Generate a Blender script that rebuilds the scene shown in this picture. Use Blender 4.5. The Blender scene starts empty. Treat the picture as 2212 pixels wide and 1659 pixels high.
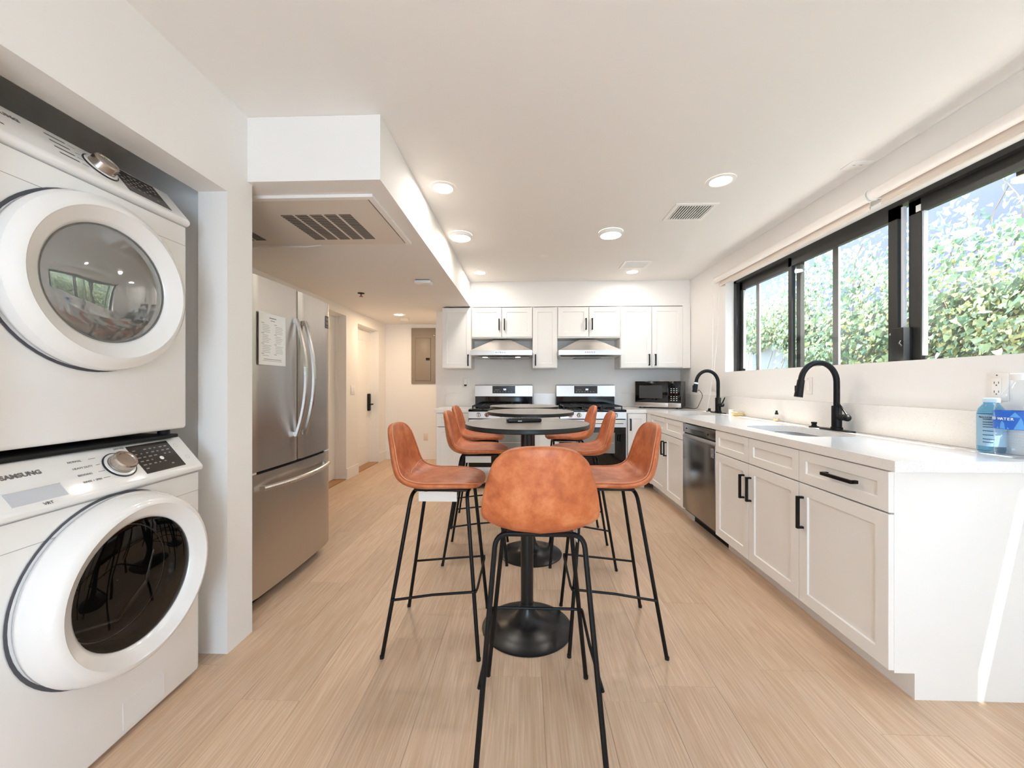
import bpy, bmesh, math, random
import numpy as np
from mathutils import Vector, Matrix

random.seed(7)
scene = bpy.context.scene
COL = scene.collection
PI = math.pi

# ------------------------------------------------------------------ camera, sky, sun, exposure
F_PX, IMG_W, IMG_H = 845.0, 2212.0, 1659.0
CAM_H = 1.2
YAW = math.atan(29 / F_PX)
cd = bpy.data.cameras.new('camera')
cam = bpy.data.objects.new('camera', cd)
COL.objects.link(cam)
cd.sensor_width = 36.0
cd.lens = F_PX / IMG_W * 36.0
cd.clip_start = 0.02
cd.shift_y = 1.0 / IMG_W
cam.location = (0, 0, CAM_H)
cam.rotation_euler = (PI / 2, 0, YAW)
scene.camera = cam

world = bpy.data.worlds.new('daylight_sky')
scene.world = world
world.use_nodes = True
bg = world.node_tree.nodes['Background']
bg.inputs[0].default_value = (0.57, 0.77, 1.0, 1)
bg.inputs[1].default_value = 8.8

sd = bpy.data.lights.new('sun', 'SUN')
sd.energy = 34.0
sd.angle = math.radians(0.6)
sd.color = (1.0, 0.94, 0.85)
sun = bpy.data.objects.new('sun', sd)
COL.objects.link(sun)
sun.rotation_euler = Vector((-0.215, 0.45, -1.0)).to_track_quat('-Z', 'Y').to_euler()
sun.location = (6, -4, 8)


def portal(name, loc, rot, sx, sy):
    d = bpy.data.lights.new(name, 'AREA')
    d.shape = 'RECTANGLE'
    d.size, d.size_y = sx, sy
    d.cycles.is_portal = True
    o = bpy.data.objects.new(name, d)
    COL.objects.link(o)
    o.location, o.rotation_euler = loc, rot


portal('portal_side_window', (2.20, 2.28, 1.78), (0, PI / 2, 0), 0.95, 3.5)
portal('portal_rear_door', (0.35, -2.72, 1.06), (PI / 2, 0, 0), 1.5, 2.15)

scene.view_settings.view_transform = 'Standard'
scene.view_settings.look = 'None'
scene.view_settings.gamma = 1.0
scene.view_settings.use_curve_mapping = False
scene.view_settings.exposure = 0.80
scene.cycles.max_bounces = 14
scene.cycles.diffuse_bounces = 8
scene.cycles.sample_clamp_indirect = 6.0

# ------------------------------------------------------------------ materials
MATS = {}


def lin(c):
    return tuple(((x / 255) / 12.92 if x / 255 <= 0.04045 else ((x / 255 + 0.055) / 1.055) ** 2.4) for x in c) + (1,)


def mat(name, rgb=(200, 200, 200), rough=0.5, metal=0.0, spec=0.5, coat=0.0, emit=None, estr=0.0, trans=0.0, ior=1.45, lincol=None):
    if name in MATS:
        return MATS[name]
    m = bpy.data.materials.new(name)
    m.use_nodes = True
    b = m.node_tree.nodes['Principled BSDF']
    b.inputs['Base Color'].default_value = lincol or lin(rgb)
    b.inputs['Roughness'].default_value = rough
    b.inputs['Metallic'].default_value = metal
    b.inputs['Specular IOR Level'].default_value = spec
    b.inputs['Coat Weight'].default_value = coat
    b.inputs['Coat Roughness'].default_value = 0.08
    b.inputs['Transmission Weight'].default_value = trans
    b.inputs['IOR'].default_value = ior
    if emit:
        b.inputs['Emission Color'].default_value = lin(emit)
        b.inputs['Emission Strength'].default_value = estr
    MATS[name] = m
    return m


def nodes_of(m):
    nt = m.node_tree
    return nt, nt.nodes, nt.links, nt.nodes['Principled BSDF']


def add_bump(m, scale, strength, detail=2.0, dist=0.001, vec=None):
    nt, N, L, b = nodes_of(m)
    tc = N.new('ShaderNodeTexCoord')
    nz = N.new('ShaderNodeTexNoise')
    nz.inputs['Scale'].default_value = scale
    nz.inputs['Detail'].default_value = detail
    if vec:
        mp = N.new('ShaderNodeMapping')
        mp.inputs['Scale'].default_value = vec
        L.new(tc.outputs['Object'], mp.inputs[0])
        L.new(mp.outputs[0], nz.inputs['Vector'])
    else:
        L.new(tc.outputs['Object'], nz.inputs['Vector'])
    bp = N.new('ShaderNodeBump')
    bp.inputs['Strength'].default_value = strength
    bp.inputs['Distance'].default_value = dist
    L.new(nz.outputs['Fac'], bp.inputs['Height'])
    L.new(bp.outputs[0], b.inputs['Normal'])
    return nz


def mk_paint(name, rgb, rough=0.6):
    m = mat(name, rgb, rough)
    add_bump(m, 90, 0.12, 3.0, 0.002)
    return m


WALL = mk_paint('wall_paint', (238, 235, 231))
CEIL = mk_paint('ceiling_paint', (236, 233, 229), 0.75)
TRIM = mat('trim_paint', (240, 237, 233), 0.4)
CABW = mat('cabinet_paint', (240, 237, 232), 0.38)
BLACK = mat('black_powder_coat', (14, 13, 13), 0.45, spec=0.3)
BLACKM = mat('black_matte', (15, 15, 15), 0.6)
BLACKG = mat('black_gloss', (8, 8, 9), 0.08)
DARK = mat('dark_void', (14, 14, 14), 0.9)
WHITEG = mat('white_enamel', (238, 236, 234), 0.16, coat=0.5)
WHITEP = mat('white_plastic', (238, 236, 232), 0.35)
CHROME = mat('chrome', (205, 203, 200), 0.12, metal=1.0)
FRAMEB = mat('window_frame_black', (40, 39, 37), 0.38)
CONC = mat('concrete', (112, 112, 108), 0.9)
PAPER = mat('paper', (240, 240, 238), 0.7)
INK = mat('ink', (70, 70, 72), 0.7)


def mk_steel(name, rgb, rough, vec, bump=0.03, var=1.0):
    m = mat(name, rgb, rough, metal=1.0)
    nt, N, L, b = nodes_of(m)
    tc = N.new('ShaderNodeTexCoord')
    mp = N.new('ShaderNodeMapping')
    mp.inputs['Scale'].default_value = vec
    nz = N.new('ShaderNodeTexNoise')
    nz.inputs['Scale'].default_value = 6
    nz.inputs['Detail'].default_value = 5
    L.new(tc.outputs['Object'], mp.inputs[0])
    L.new(mp.outputs[0], nz.inputs['Vector'])
    mr = N.new('ShaderNodeMapRange')
    mr.inputs['To Min'].default_value = rough - 0.08 * var
    mr.inputs['To Max'].default_value = rough + 0.14 * var
    L.new(nz.outputs['Fac'], mr.inputs['Value'])
    L.new(mr.outputs[0], b.inputs['Roughness'])
    bp = N.new('ShaderNodeBump')
    bp.inputs['Strength'].default_value = bump
    bp.inputs['Distance'].default_value = 0.001
    L.new(nz.outputs['Fac'], bp.inputs['Height'])
    L.new(bp.outputs[0], b.inputs['Normal'])
    return m


STEELV = mk_steel('brushed_steel_upright', (196, 190, 184), 0.30, (9, 9, 0.6))
STEELH = mk_steel('brushed_steel_level', (200, 195, 190), 0.28, (0.6, 9, 9))
STEELD = mk_steel('dark_brushed_steel', (150, 146, 141), 0.22, (4, 4, 0.3), 0.0, 0.15)
SINKST = mk_steel('sink_steel', (205, 205, 205), 0.36, (3, 3, 3))


def mk_quartz():
    m = mat('quartz', (236, 233, 229), 0.13, spec=0.5)
    nt, N, L, b = nodes_of(m)
    tc = N.new('ShaderNodeTexCoord')
    vo = N.new('ShaderNodeTexVoronoi')
    vo.inputs['Scale'].default_value = 230
    L.new(tc.outputs['Object'], vo.inputs['Vector'])
    cr = N.new('ShaderNodeValToRGB')
    cr.color_ramp.elements[0].position = 0.10
    cr.color_ramp.elements[0].color = lin((176, 160, 145))
    cr.color_ramp.elements[1].position = 0.24
    cr.color_ramp.elements[1].color = lin((238, 235, 231))
    L.new(vo.outputs['Distance'], cr.inputs[0])
    nz = N.new('ShaderNodeTexNoise')
    nz.inputs['Scale'].default_value = 60
    L.new(tc.outputs['Object'], nz.inputs['Vector'])
    mx = N.new('ShaderNodeMix')
    mx.data_type = 'RGBA'
    mx.inputs['B'].default_value = lin((238, 235, 231))
    mr = N.new('ShaderNodeMapRange')
    mr.inputs['From Min'].default_value = 0.42
    mr.inputs['From Max'].default_value = 0.60
    L.new(nz.outputs['Fac'], mr.inputs['Value'])
    L.new(mr.outputs[0], mx.inputs['Factor'])
    L.new(cr.outputs[0], mx.inputs['A'])
    L.new(mx.outputs['Result'], b.inputs['Base Color'])
    return m


QUARTZ = mk_quartz()


def mk_wood():
    m = mat('oak_plank', (214, 180, 146), 0.42)
    nt, N, L, b = nodes_of(m)
    tc = N.new('ShaderNodeTexCoord')
    oi = N.new('ShaderNodeObjectInfo')
    off = N.new('ShaderNodeVectorMath')
    off.operation = 'SCALE'
    off.inputs[0].default_value = (37.0, 53.0, 0.0)
    L.new(oi.outputs['Random'], off.inputs['Scale'])
    add = N.new('ShaderNodeVectorMath')
    add.operation = 'ADD'
    L.new(tc.outputs['Object'], add.inputs[0])
    L.new(off.outputs[0], add.inputs[1])
    mp = N.new('ShaderNodeMapping')
    mp.inputs['Scale'].default_value = (9.0, 0.9, 1)
    L.new(add.outputs[0], mp.inputs[0])
    # broad cathedral figure
    n1 = N.new('ShaderNodeTexNoise')
    n1.inputs['Scale'].default_value = 1.0
    n1.inputs['Detail'].default_value = 3
    n1.inputs['Distortion'].default_value = 0.6
    L.new(mp.outputs[0], n1.inputs['Vector'])
    mul = N.new('ShaderNodeMath')
    mul.operation = 'MULTIPLY'
    mul.inputs[1].default_value = 26.0
    L.new(n1.outputs['Fac'], mul.inputs[0])
    sn = N.new('ShaderNodeMath')
    sn.operation = 'SINE'
    L.new(mul.outputs[0], sn.inputs[0])
    # fine pores
    mp2 = N.new('ShaderNodeMapping')
    mp2.inputs['Scale'].default_value = (150.0, 4.5, 1)
    L.new(add.outputs[0], mp2.inputs[0])
    n2 = N.new('ShaderNodeTexNoise')
    n2.inputs['Scale'].default_value = 1.0
    n2.inputs['Detail'].default_value = 4
    L.new(mp2.outputs[0], n2.inputs['Vector'])
    cr = N.new('ShaderNodeValToRGB')
    e = cr.color_ramp.elements
    e[0].position, e[0].color = 0.25, lin((197, 166, 137))
    e[1].position, e[1].color = 0.75, lin((228, 203, 176))
    L.new(n2.outputs['Fac'], cr.inputs[0])
    mx = N.new('ShaderNodeMix')
    mx.data_type = 'RGBA'
    mx.inputs['B'].default_value = lin((196, 161, 129))
    mr = N.new('ShaderNodeMapRange')
    mr.inputs['From Min'].default_value = 0.35
    mr.inputs['From Max'].default_value = 1.0
    mr.inputs['To Max'].default_value = 0.34
    L.new(sn.outputs[0], mr.inputs['Value'])
    L.new(mr.outputs[0], mx.inputs['Factor'])
    L.new(cr.outputs[0], mx.inputs['A'])
    hs = N.new('ShaderNodeHueSaturation')
    mr2 = N.new('ShaderNodeMapRange')
    mr2.inputs['To Min'].default_value = 0.92
    mr2.inputs['To Max'].default_value = 1.07
    L.new(oi.outputs['Random'], mr2.inputs['Value'])
    L.new(mr2.outputs[0], hs.inputs['Value'])
    L.new(mx.outputs['Result'], hs.inputs['Color'])
    L.new(hs.outputs[0], b.inputs['Base Color'])
    bp = N.new('ShaderNodeBump')
    bp.inputs['Strength'].default_value = 0.08
    bp.inputs['Distance'].default_value = 0.001
    L.new(n2.outputs['Fac'], bp.inputs['Height'])
    L.new(bp.outputs[0], b.inputs['Normal'])
    return m


WOOD = mk_wood()


def mk_leather():
    m = mat('tan_leather', (190, 104, 62), 0.42, spec=0.5)
    nt, N, L, b = nodes_of(m)
    tc = N.new('ShaderNodeTexCoord')
    oi = N.new('ShaderNodeObjectInfo')
    add = N.new('ShaderNodeVectorMath')
    add.operation = 'ADD'
    L.new(tc.outputs['Object'], add.inputs[0])
    L.new(oi.outputs['Location'], add.inputs[1])
    n1 = N.new('ShaderNodeTexNoise')
    n1.inputs['Scale'].default_value = 16
    n1.inputs['Detail'].default_value = 6
    n1.inputs['Roughness'].default_value = 0.65
    L.new(add.outputs[0], n1.inputs['Vector'])
    cr = N.new('ShaderNodeValToRGB')
    e = cr.color_ramp.elements
    e[0].position, e[0].color = 0.30, lin((164, 84, 46))
    e[1].position, e[1].color = 0.72, lin((214, 136, 88))
    k = cr.color_ramp.elements.new(0.5)
    k.color = lin((192, 106, 62))
    L.new(n1.outputs['Fac'], cr.inputs[0])
    L.new(cr.outputs[0], b.inputs['Base Color'])
    n2 = N.new('ShaderNodeTexNoise')
    n2.inputs['Scale'].default_value = 320
    L.new(tc.outputs['Object'], n2.inputs['Vector'])
    bp = N.new('ShaderNodeBump')
    bp.inputs['Strength'].default_value = 0.12
    bp.inputs['Distance'].default_value = 0.001
    L.new(n2.outputs['Fac'], bp.inputs['Height'])
    L.new(bp.outputs[0], b.inputs['Normal'])
    return m


LEATHER = mk_leather()
STITCH = mat('leather_piping', (212, 138, 98), 0.4)
TABLETOP = mat('laminate_with_sheen', (150, 140, 131), 0.24, spec=0.9, ior=1.6)  # lightened base colour carries reflected sheen; the laminate itself is dark
TABLEEDGE = mat('table_edge', (24, 22, 21), 0.35)


def mk_thin_glass(name, tint=(1, 1, 1), refl=1.0, rough=0.0):
    m = bpy.data.materials.new(name)
    m.use_nodes = True
    nt = m.node_tree
    N, L = nt.nodes, nt.links
    N.clear()
    out = N.new('ShaderNodeOutputMaterial')
    tr = N.new('ShaderNodeBsdfTransparent')
    tr.inputs[0].default_value = (*tint, 1)
    gl = N.new('ShaderNodeBsdfGlossy')
    gl.inputs['Roughness'].default_value = rough
    gl.inputs['Color'].default_value = (refl, refl, refl, 1)
    lw = N.new('ShaderNodeLayerWeight')
    lw.inputs['Blend'].default_value = 0.5
    pw = N.new('ShaderNodeMath')
    pw.operation = 'POWER'
    pw.inputs[1].default_value = 5.0
    L.new(lw.outputs['Facing'], pw.inputs[0])
    fr = N.new('ShaderNodeMath')
    fr.operation = 'MULTIPLY_ADD'
    fr.inputs[1].default_value = 0.96
    fr.inputs[2].default_value = 0.04
    L.new(pw.outputs[0], fr.inputs[0])
    mx = N.new('ShaderNodeMixShader')
    L.new(fr.outputs[0], mx.inputs[0])
    L.new(tr.outputs[0], mx.inputs[1])
    L.new(gl.outputs[0], mx.inputs[2])
    L.new(mx.outputs[0], out.inputs[0])
    MATS[name] = m
    return m


GLASS = mk_thin_glass('window_glass', (0.96, 0.98, 0.98))
SMOKED = mk_thin_glass('smoked_glass', (0.32, 0.31, 0.30))
PLASTIC = mk_thin_glass('clear_plastic', (0.95, 0.97, 0.985), 1.0, 0.08)
BLUEPL = mk_thin_glass('blue_plastic', (0.42, 0.72, 0.90), 1.0, 0.08)
DRYGLASS = mat('dryer_glass', (150, 150, 148), 0.03, metal=0.6, spec=1.0)

# ------------------------------------------------------------------ mesh builder


class B:
    def __init__(s):
        s.v, s.f = [], []

    def add(s, vs, fs):
        o = len(s.v)
        s.v += [tuple(v) for v in vs]
        s.f += [tuple(i + o for i in f) for f in fs]
        return s

    def box(s, x0, y0, z0, x1, y1, z1):
        return s.add([(x0, y0, z0), (x1, y0, z0), (x1, y1, z0), (x0, y1, z0), (x0, y0, z1), (x1, y0, z1), (x1, y1, z1), (x0, y1, z1)],
                     [(0, 3, 2, 1), (4, 5, 6, 7), (0, 1, 5, 4), (1, 2, 6, 5), (2, 3, 7, 6), (3, 0, 4, 7)])

    def bm(s, bm):
        bm.verts.index_update()
        s.add([v.co[:] for v in bm.verts], [[v.index for v in f.verts] for f in bm.faces])
        bm.free()
        return s

    def rbox(s, x0, y0, z0, x1, y1, z1, r=0.005, seg=2):
        t = B().box(x0, y0, z0, x1, y1, z1)
        return s.bevelled(t, r, seg)

    def bevelled(s, t, r, seg=2, angle=None):
        m = bpy.data.meshes.new('tmp')
        m.from_pydata(t.v, [], t.f)
        bm = bmesh.new()
        bm.from_mesh(m)
        bpy.data.meshes.remove(m)
        ed = bm.edges[:] if angle is None else [e for e in bm.edges if e.calc_face_angle(0) > angle]
        bmesh.ops.bevel(bm, geom=ed, offset=r, segments=seg, affect='EDGES', profile=0.5, clamp_overlap=True)
        return s.bm(bm)

    def cyl(s, p0, p1, r0, r1=None, n=16, caps=True):
        r1 = r0 if r1 is None else r1
        p0, p1 = Vector(p0), Vector(p1)
        d = (p1 - p0).normalized()
        a = d.orthogonal().normalized()
        b = d.cross(a)
        vs = []
        for p, r in ((p0, r0), (p1, r1)):
            for i in range(n):
                t = 2 * PI * i / n
                vs.append(p + (a * math.cos(t) + b * math.sin(t)) * r)
        fs = [(i, (i + 1) % n, n + (i + 1) % n, n + i) for i in range(n)]
        if caps:
            fs += [tuple(range(n - 1, -1, -1)), tuple(range(n, 2 * n))]
        return s.add(vs, fs)

    def tube(s, pts, r, n=10, caps=True):
        pts = [Vector(p) for p in pts]
        rr = r if isinstance(r, (list, tuple)) else [r] * len(pts)
        prev = None
        vs = []
        for i, p in enumerate(pts):
            d = (pts[min(i + 1, len(pts) - 1)] - pts[max(i - 1, 0)]).normalized()
            if prev is None:
                a = d.orthogonal().normalized()
            else:
                a = (prev - d * prev.dot(d)).normalized()
            prev = a
            b = d.cross(a)
            for k in range(n):
                t = 2 * PI * k / n
                vs.append(p + (a * math.cos(t) + b * math.sin(t)) * rr[i])
        fs = []
        for i in range(len(pts) - 1):
            for k in range(n):
                fs.append((i * n + k, i * n + (k + 1) % n, (i + 1) * n + (k + 1) % n, (i + 1) * n + k))
        if caps:
            fs += [tuple(range(n - 1, -1, -1)), tuple(range((len(pts) - 1) * n, len(pts) * n))]
        return s.add(vs, fs)

    def bar(s, p0, p1, w, h=None):                       # square bar between two points
        h = h or w
        p0, p1 = Vector(p0), Vector(p1)
        d = (p1 - p0).normalized()
        up = Vector((0, 0, 1)) if abs(d.z) < 0.9 else Vector((0, 1, 0))
        a = d.cross(up).normalized() * (w / 2)
        b = a.normalized().cross(d).normalized() * (h / 2)
        vs = []
        for p in (p0, p1):
            vs += [p - a - b, p + a - b, p + a + b, p - a + b]
        return s.add(vs, [(0, 3, 2, 1), (4, 5, 6, 7), (0, 1, 5, 4), (1, 2, 6, 5), (2, 3, 7, 6), (3, 0, 4, 7)])

    def lathe(s, prof, n=32, axis='z', o=(0, 0, 0), cap0=False, cap1=False):
        vs = []
        ox, oy, oz = o
        for r, h in prof:
            for i in range(n):
                t = 2 * PI * i / n
                c, q = r * math.cos(t), r * math.sin(t)
                vs.append((ox + c, oy + q, oz + h) if axis == 'z' else ((ox + h, oy + c, oz + q) if axis == 'x' else (ox + q, oy + h, oz + c)))
        fs = []
        for j in range(len(prof) - 1):
            for i in range(n):
                fs.append((j * n + i, j * n + (i + 1) % n, (j + 1) * n + (i + 1) % n, (j + 1) * n + i))
        if cap0:
            fs.append(tuple(range(n - 1, -1, -1)))
        if cap1:
            fs.append(tuple(range((len(prof) - 1) * n, len(prof) * n)))
        return s.add(vs, fs)

    def prism(s, poly, axis, a, b):
        # poly is a list of 2D points; axis 'x': (y,z), 'y': (x,z), 'z': (x,y)
        n = len(poly)
        mk = {'x': lambda p, h: (h, p[0], p[1]), 'y': lambda p, h: (p[0], h, p[1]), 'z': lambda p, h: (p[0], p[1], h)}[axis]
        vs = [mk(p, a) for p in poly] + [mk(p, b) for p in poly]
        fs = [(i, (i + 1) % n, n + (i + 1) % n, n + i) for i in range(n)] + [tuple(range(n - 1, -1, -1)), tuple(range(n, 2 * n))]
        return s.add(vs, fs)

    def sphere(s, c, r, n=12, m=8, sz=1.0):
        prof = [(r * math.sin(PI * j / m) + 1e-5, -r * sz * math.cos(PI * j / m)) for j in range(m + 1)]
        return s.lathe(prof, n, 'z', c)

    def xf(s, M):
        s.v = [tuple(M @ Vector(v)) for v in s.v]
        return s

    def mesh(s, name, smooth=True, angle=35):
        m = bpy.data.meshes.new(name)
        m.from_pydata(s.v, [], s.f)
        bm = bmesh.new()
        bm.from_mesh(m)
        bmesh.ops.recalc_face_normals(bm, faces=bm.faces[:])
        bm.to_mesh(m)
        bm.free()
        if smooth:
            m.shade_smooth()
            m.set_sharp_from_angle(angle=math.radians(angle))
        return m


def obj(name, b, m, parent=None, loc=None, rot=None, smooth=True, angle=35, label=None):
    me = b if isinstance(b, bpy.types.Mesh) else b.mesh(name, smooth, angle)
    if m is not None and not me.materials:
        me.materials.append(m)
    o = bpy.data.objects.new(name, me)
    COL.objects.link(o)
    if parent:
        o.parent = parent
    if loc:
        o.location = loc
    if rot:
        o.rotation_euler = rot
    if label:
        o['label'] = label
    return o


def tag(o, label, cat, group=None):
    o['label'], o['category'] = label, cat
    if group:
        o['group'] = group
    return o


def thing(name, label, cat, loc=(0, 0, 0), rotz=0.0, group=None):
    o = bpy.data.objects.new(name, None)
    COL.objects.link(o)
    o.empty_display_size = 0.1
    o.location, o.rotation_euler = loc, (0, 0, rotz)
    return tag(o, label, cat, group)


def struct(name, b, m, parent=None, label=None, **k):
    o = obj(name, b, m, parent, **k)
    o['kind'] = 'structure'
    if label:
        o['label'] = label
    return o


def dup(root, loc, rotz, label=None, group=None):
    r = root.copy()
    COL.objects.link(r)
    r.location, r.rotation_euler = loc, (0, 0, rotz)
    if label:
        r['label'] = label
    if group:
        r['group'] = group
    for ch in list(root.children):
        c = ch.copy()
        COL.objects.link(c)
        c.parent = r
        for g in list(ch.children):
            d = g.copy()
            COL.objects.link(d)
            d.parent = c
    return r


def text_part(name, body, size, M, m, parent, align='LEFT', ext=0.0004, bold=0.0, sx=1.0):
    cu = bpy.data.curves.new(name, 'FONT')
    cu.body = body
    cu.size = size
    cu.align_x = align
    cu.extrude = ext
    cu.offset = bold
    cu.resolution_u = 3
    t = bpy.data.objects.new(name, cu)
    COL.objects.link(t)
    dg = bpy.context.evaluated_depsgraph_get()
    me = bpy.data.meshes.new_from_object(t.evaluated_get(dg))
    bpy.data.objects.remove(t)
    bpy.data.curves.remove(cu)
    me.transform(M @ Matrix.Diagonal((sx, 1, 1, 1)))
    me.materials.clear()
    me.materials.append(m)
    o = bpy.data.objects.new(name, me)
    COL.objects.link(o)
    o.parent = parent
    return o


def frame_matrix(o, xa, ya):
    xa, ya = Vector(xa).normalized(), Vector(ya).normalized()
    za = xa.cross(ya)
    return Matrix(((xa.x, ya.x, za.x, o[0]), (xa.y, ya.y, za.y, o[1]), (xa.z, ya.z, za.z, o[2]), (0, 0, 0, 1)))


def rrect(x0, y0, x1, y1, r, n=6):
    pts = []
    for cx, cy, a0 in ((x1 - r, y1 - r, 0), (x0 + r, y1 - r, 90), (x0 + r, y0 + r, 180), (x1 - r, y0 + r, 270)):
        for i in range(n + 1):
            a = math.radians(a0 + 90 * i / n)
            pts.append((cx + r * math.cos(a), cy + r * math.sin(a)))
    return pts


def spline(pts, n):
    """Catmull-Rom through tuples of any size; n samples per span."""
    P = [np.array(p, float) for p in pts]
    P = [2 * P[0] - P[1]] + P + [2 * P[-1] - P[-2]]
    out = []
    for i in range(1, len(P) - 2):
        for k in range(n):
            t = k / n
            out.append(0.5 * ((2 * P[i]) + (-P[i - 1] + P[i + 1]) * t + (2 * P[i - 1] - 5 * P[i] + 4 * P[i + 1] - P[i + 2]) * t * t + (-P[i - 1] + 3 * P[i] - 3 * P[i + 1] + P[i + 2]) * t ** 3))
    out.append(P[-2])
    return out


# ================================================================== THE ROOM
CE = 2.475        # main ceiling
CL = 2.167        # lowered ceiling
XR = 2.01         # window wall
YB = 5.15         # back kitchen wall
XL = -1.326       # laundry wall face
XH = -2.255       # hallway left wall
YH = 6.24         # hallway end wall
YR = -2.6         # wall behind the viewer

# --- floor: slab with planks
floor = struct('floor', B().box(-2.6, YR - 0.1, -0.10, XR + 0.12, YH + 0.1, -0.006), mat('subfloor', (120, 96, 72), 0.8))
PW, PL = 0.23, 1.52
col0 = {0.297: 1.495, -0.623: 1.832, -0.853: 2.248, -1.083: 1.456, 0.987: 3.20, -1.773: 3.07, 1.217: 1.385}


def plank_mesh(w, l):
    g = 0.0003
    t = B().box(g, g, -0.006, w - g, l - g, 0.0)
    return B().bevelled(t, 0.0008, 1).mesh('plank', False)


full = plank_mesh(PW, PL)
full.materials.append(WOOD)
k = -12
while True:
    x0 = 0.297 + PW * k
    if x0 > XR:
        break
    k += 1
    xa, xb = max(x0, -2.42), min(x0 + PW, XR)
    if xb - xa < 0.01:
        continue
    key = next((q for q in col0 if abs(q - x0) < 0.01), None)
    ys = col0[key] if key is not None else random.uniform(0, PL)
    y = ys - PL * math.ceil((ys - YR) / PL)
    while y < YH:
        ya, yb = max(y, YR), min(y + PL, YH)
        y += PL
        if yb - ya < 0.02:
            continue
        whole = abs(xb - xa - PW) < 1e-4 and abs(yb - ya - PL) < 1e-4
        me = full if whole else plank_mesh(xb - xa, yb - ya)
        obj('plank', me, WOOD, floor, (xa, ya, 0))

# --- ceilings
ceil = struct('ceiling', B().box(-2.6, YR - 0.1, CE, XR + 0.2, YH + 0.1, CE + 0.12), CEIL)
struct('ceiling_lowered', B().box(XH - 0.2, 1.823, CL, -0.685, YH + 0.05, CE - 0.001), CEIL)
struct('trim_1', B().box(-0.684, 4.850, 2.170, XR - 0.001, YB - 0.001, CE - 0.001), WALL, label='white soffit box above the upper cabinets')

# --- walls
wr = B()
WY0, WY1, WZ0, WZ1 = 0.55, 4.005, 1.326, 2.232
wr.box(XR, YR, 0, XR + 0.16, WY0, CE).box(XR, WY1, 0, XR + 0.16, YB + 0.15, CE)
wr.box(XR, WY0, 0, XR + 0.16, WY1, WZ0).box(XR, WY0, WZ1, XR + 0.16, WY1, CE)
struct('wall_right', wr, WALL, smooth=False)
struct('wall_back', B().box(-1.184, YB, 0, XR + 0.16, YB + 0.15, CE), WALL, smooth=False)
struct('wall_hall_end', B().box(XH - 0.25, YH, 0, -1.05, YH + 0.12, CE), WALL, smooth=False)
struct('wall_hall_right', B().box(-1.184, YB + 0.15, 0, -1.06, YH, CE), WALL, smooth=False)
# hallway left wall with two door recesses
O1 = (3.95, 4.85, 2.065)
O2 = (5.19, 5.94, 2.022)
wh = B()
wh.box(XH - 0.24, 1.70, 0, XH, O1[0], CL).box(XH - 0.24, O1[1], 0, XH, O2[0], CL).box(XH - 0.24, O2[1], 0, XH, YH, CL)
wh.box(XH - 0.24, O1[0], O1[2], XH, O1[1], CL).box(XH - 0.24, O2[0], O2[2], XH, O2[1], CL)
struct('wall_hall_left', wh, WALL, smooth=False)
# laundry wall: face, header, jambs, alcove shell
AY0, AY1, AH = 0.86, 1.697, 2.06
wl = B()
wl.box(-1.46, YR, 0, XL, AY0, CE)
wl.box(-1.46, AY0, AH, XL, AY1, CE)
wl.box(-1.46, AY1, 0, XL, 1.855, CE)
struct('wall_left', wl, WALL, smooth=False)
wa = B()
wa.box(-2.30, 0.70, 0, -2.24, 1.80, CE)
wa.box(-2.24, 1.745, 0, -1.461, 1.854, CE)
wa.box(-2.24, 0.70, 0, -1.461, 0.80, CE)
wa.box(-2.24, 0.80, 2.27, -1.461, 1.745, 2.33)
struct('wall_alcove', wa, mk_paint('alcove_paint', (232, 229, 226)), smooth=False)
# wall behind the viewer with unseen glazed door added to let daylight in
wb = B()
DX0, DX1, DZ = -0.35, 1.05, 2.1
wb.box(XL - 0.14, YR - 0.12, 0, DX0, YR, CE).box(DX1, YR - 0.12, 0, XR + 0.16, YR, CE).box(DX0, YR - 0.12, DZ, DX1, YR, CE)
struct('wall_rear', wb, WALL, smooth=False)
w2 = thing('added_rear_door', 'unseen glazed door added behind the kitchen for daylight', 'window', (0.4, YR - 0.06, 0))
del w2['category']
w2['kind'] = 'structure'
fr = B()
for xx in (DX0 - 0.4, 0.4 - 0.43, DX1 - 0.4 - 0.05):
    fr.box(xx, -0.03, 0, xx + 0.05, 0.03, DZ)
fr.box(DX0 - 0.4, -0.03, DZ - 0.06, DX1 - 0.4, 0.03, DZ).box(DX0 - 0.4, -0.03, 0, DX1 - 0.4, 0.03, 0.05)
obj('frame', fr, FRAMEB, w2)
obj('pane', B().box(DX0 - 0.35, -0.003, 0.05, DX1 - 0.45, 0.003, DZ - 0.06), GLASS, w2)

# baseboards of the hallway
bb = B().box(-2.24, YH - 0.014, 0, -1.185, YH, 0.136)
struct('baseboard_end', bb, TRIM)
bb = B().box(XH, O1[1], 0, XH + 0.014, O2[0], 0.136).box(XH, O2[1], 0, XH + 0.014, YH - 0.014, 0.136)
struct('baseboard_left', bb, TRIM)


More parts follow.
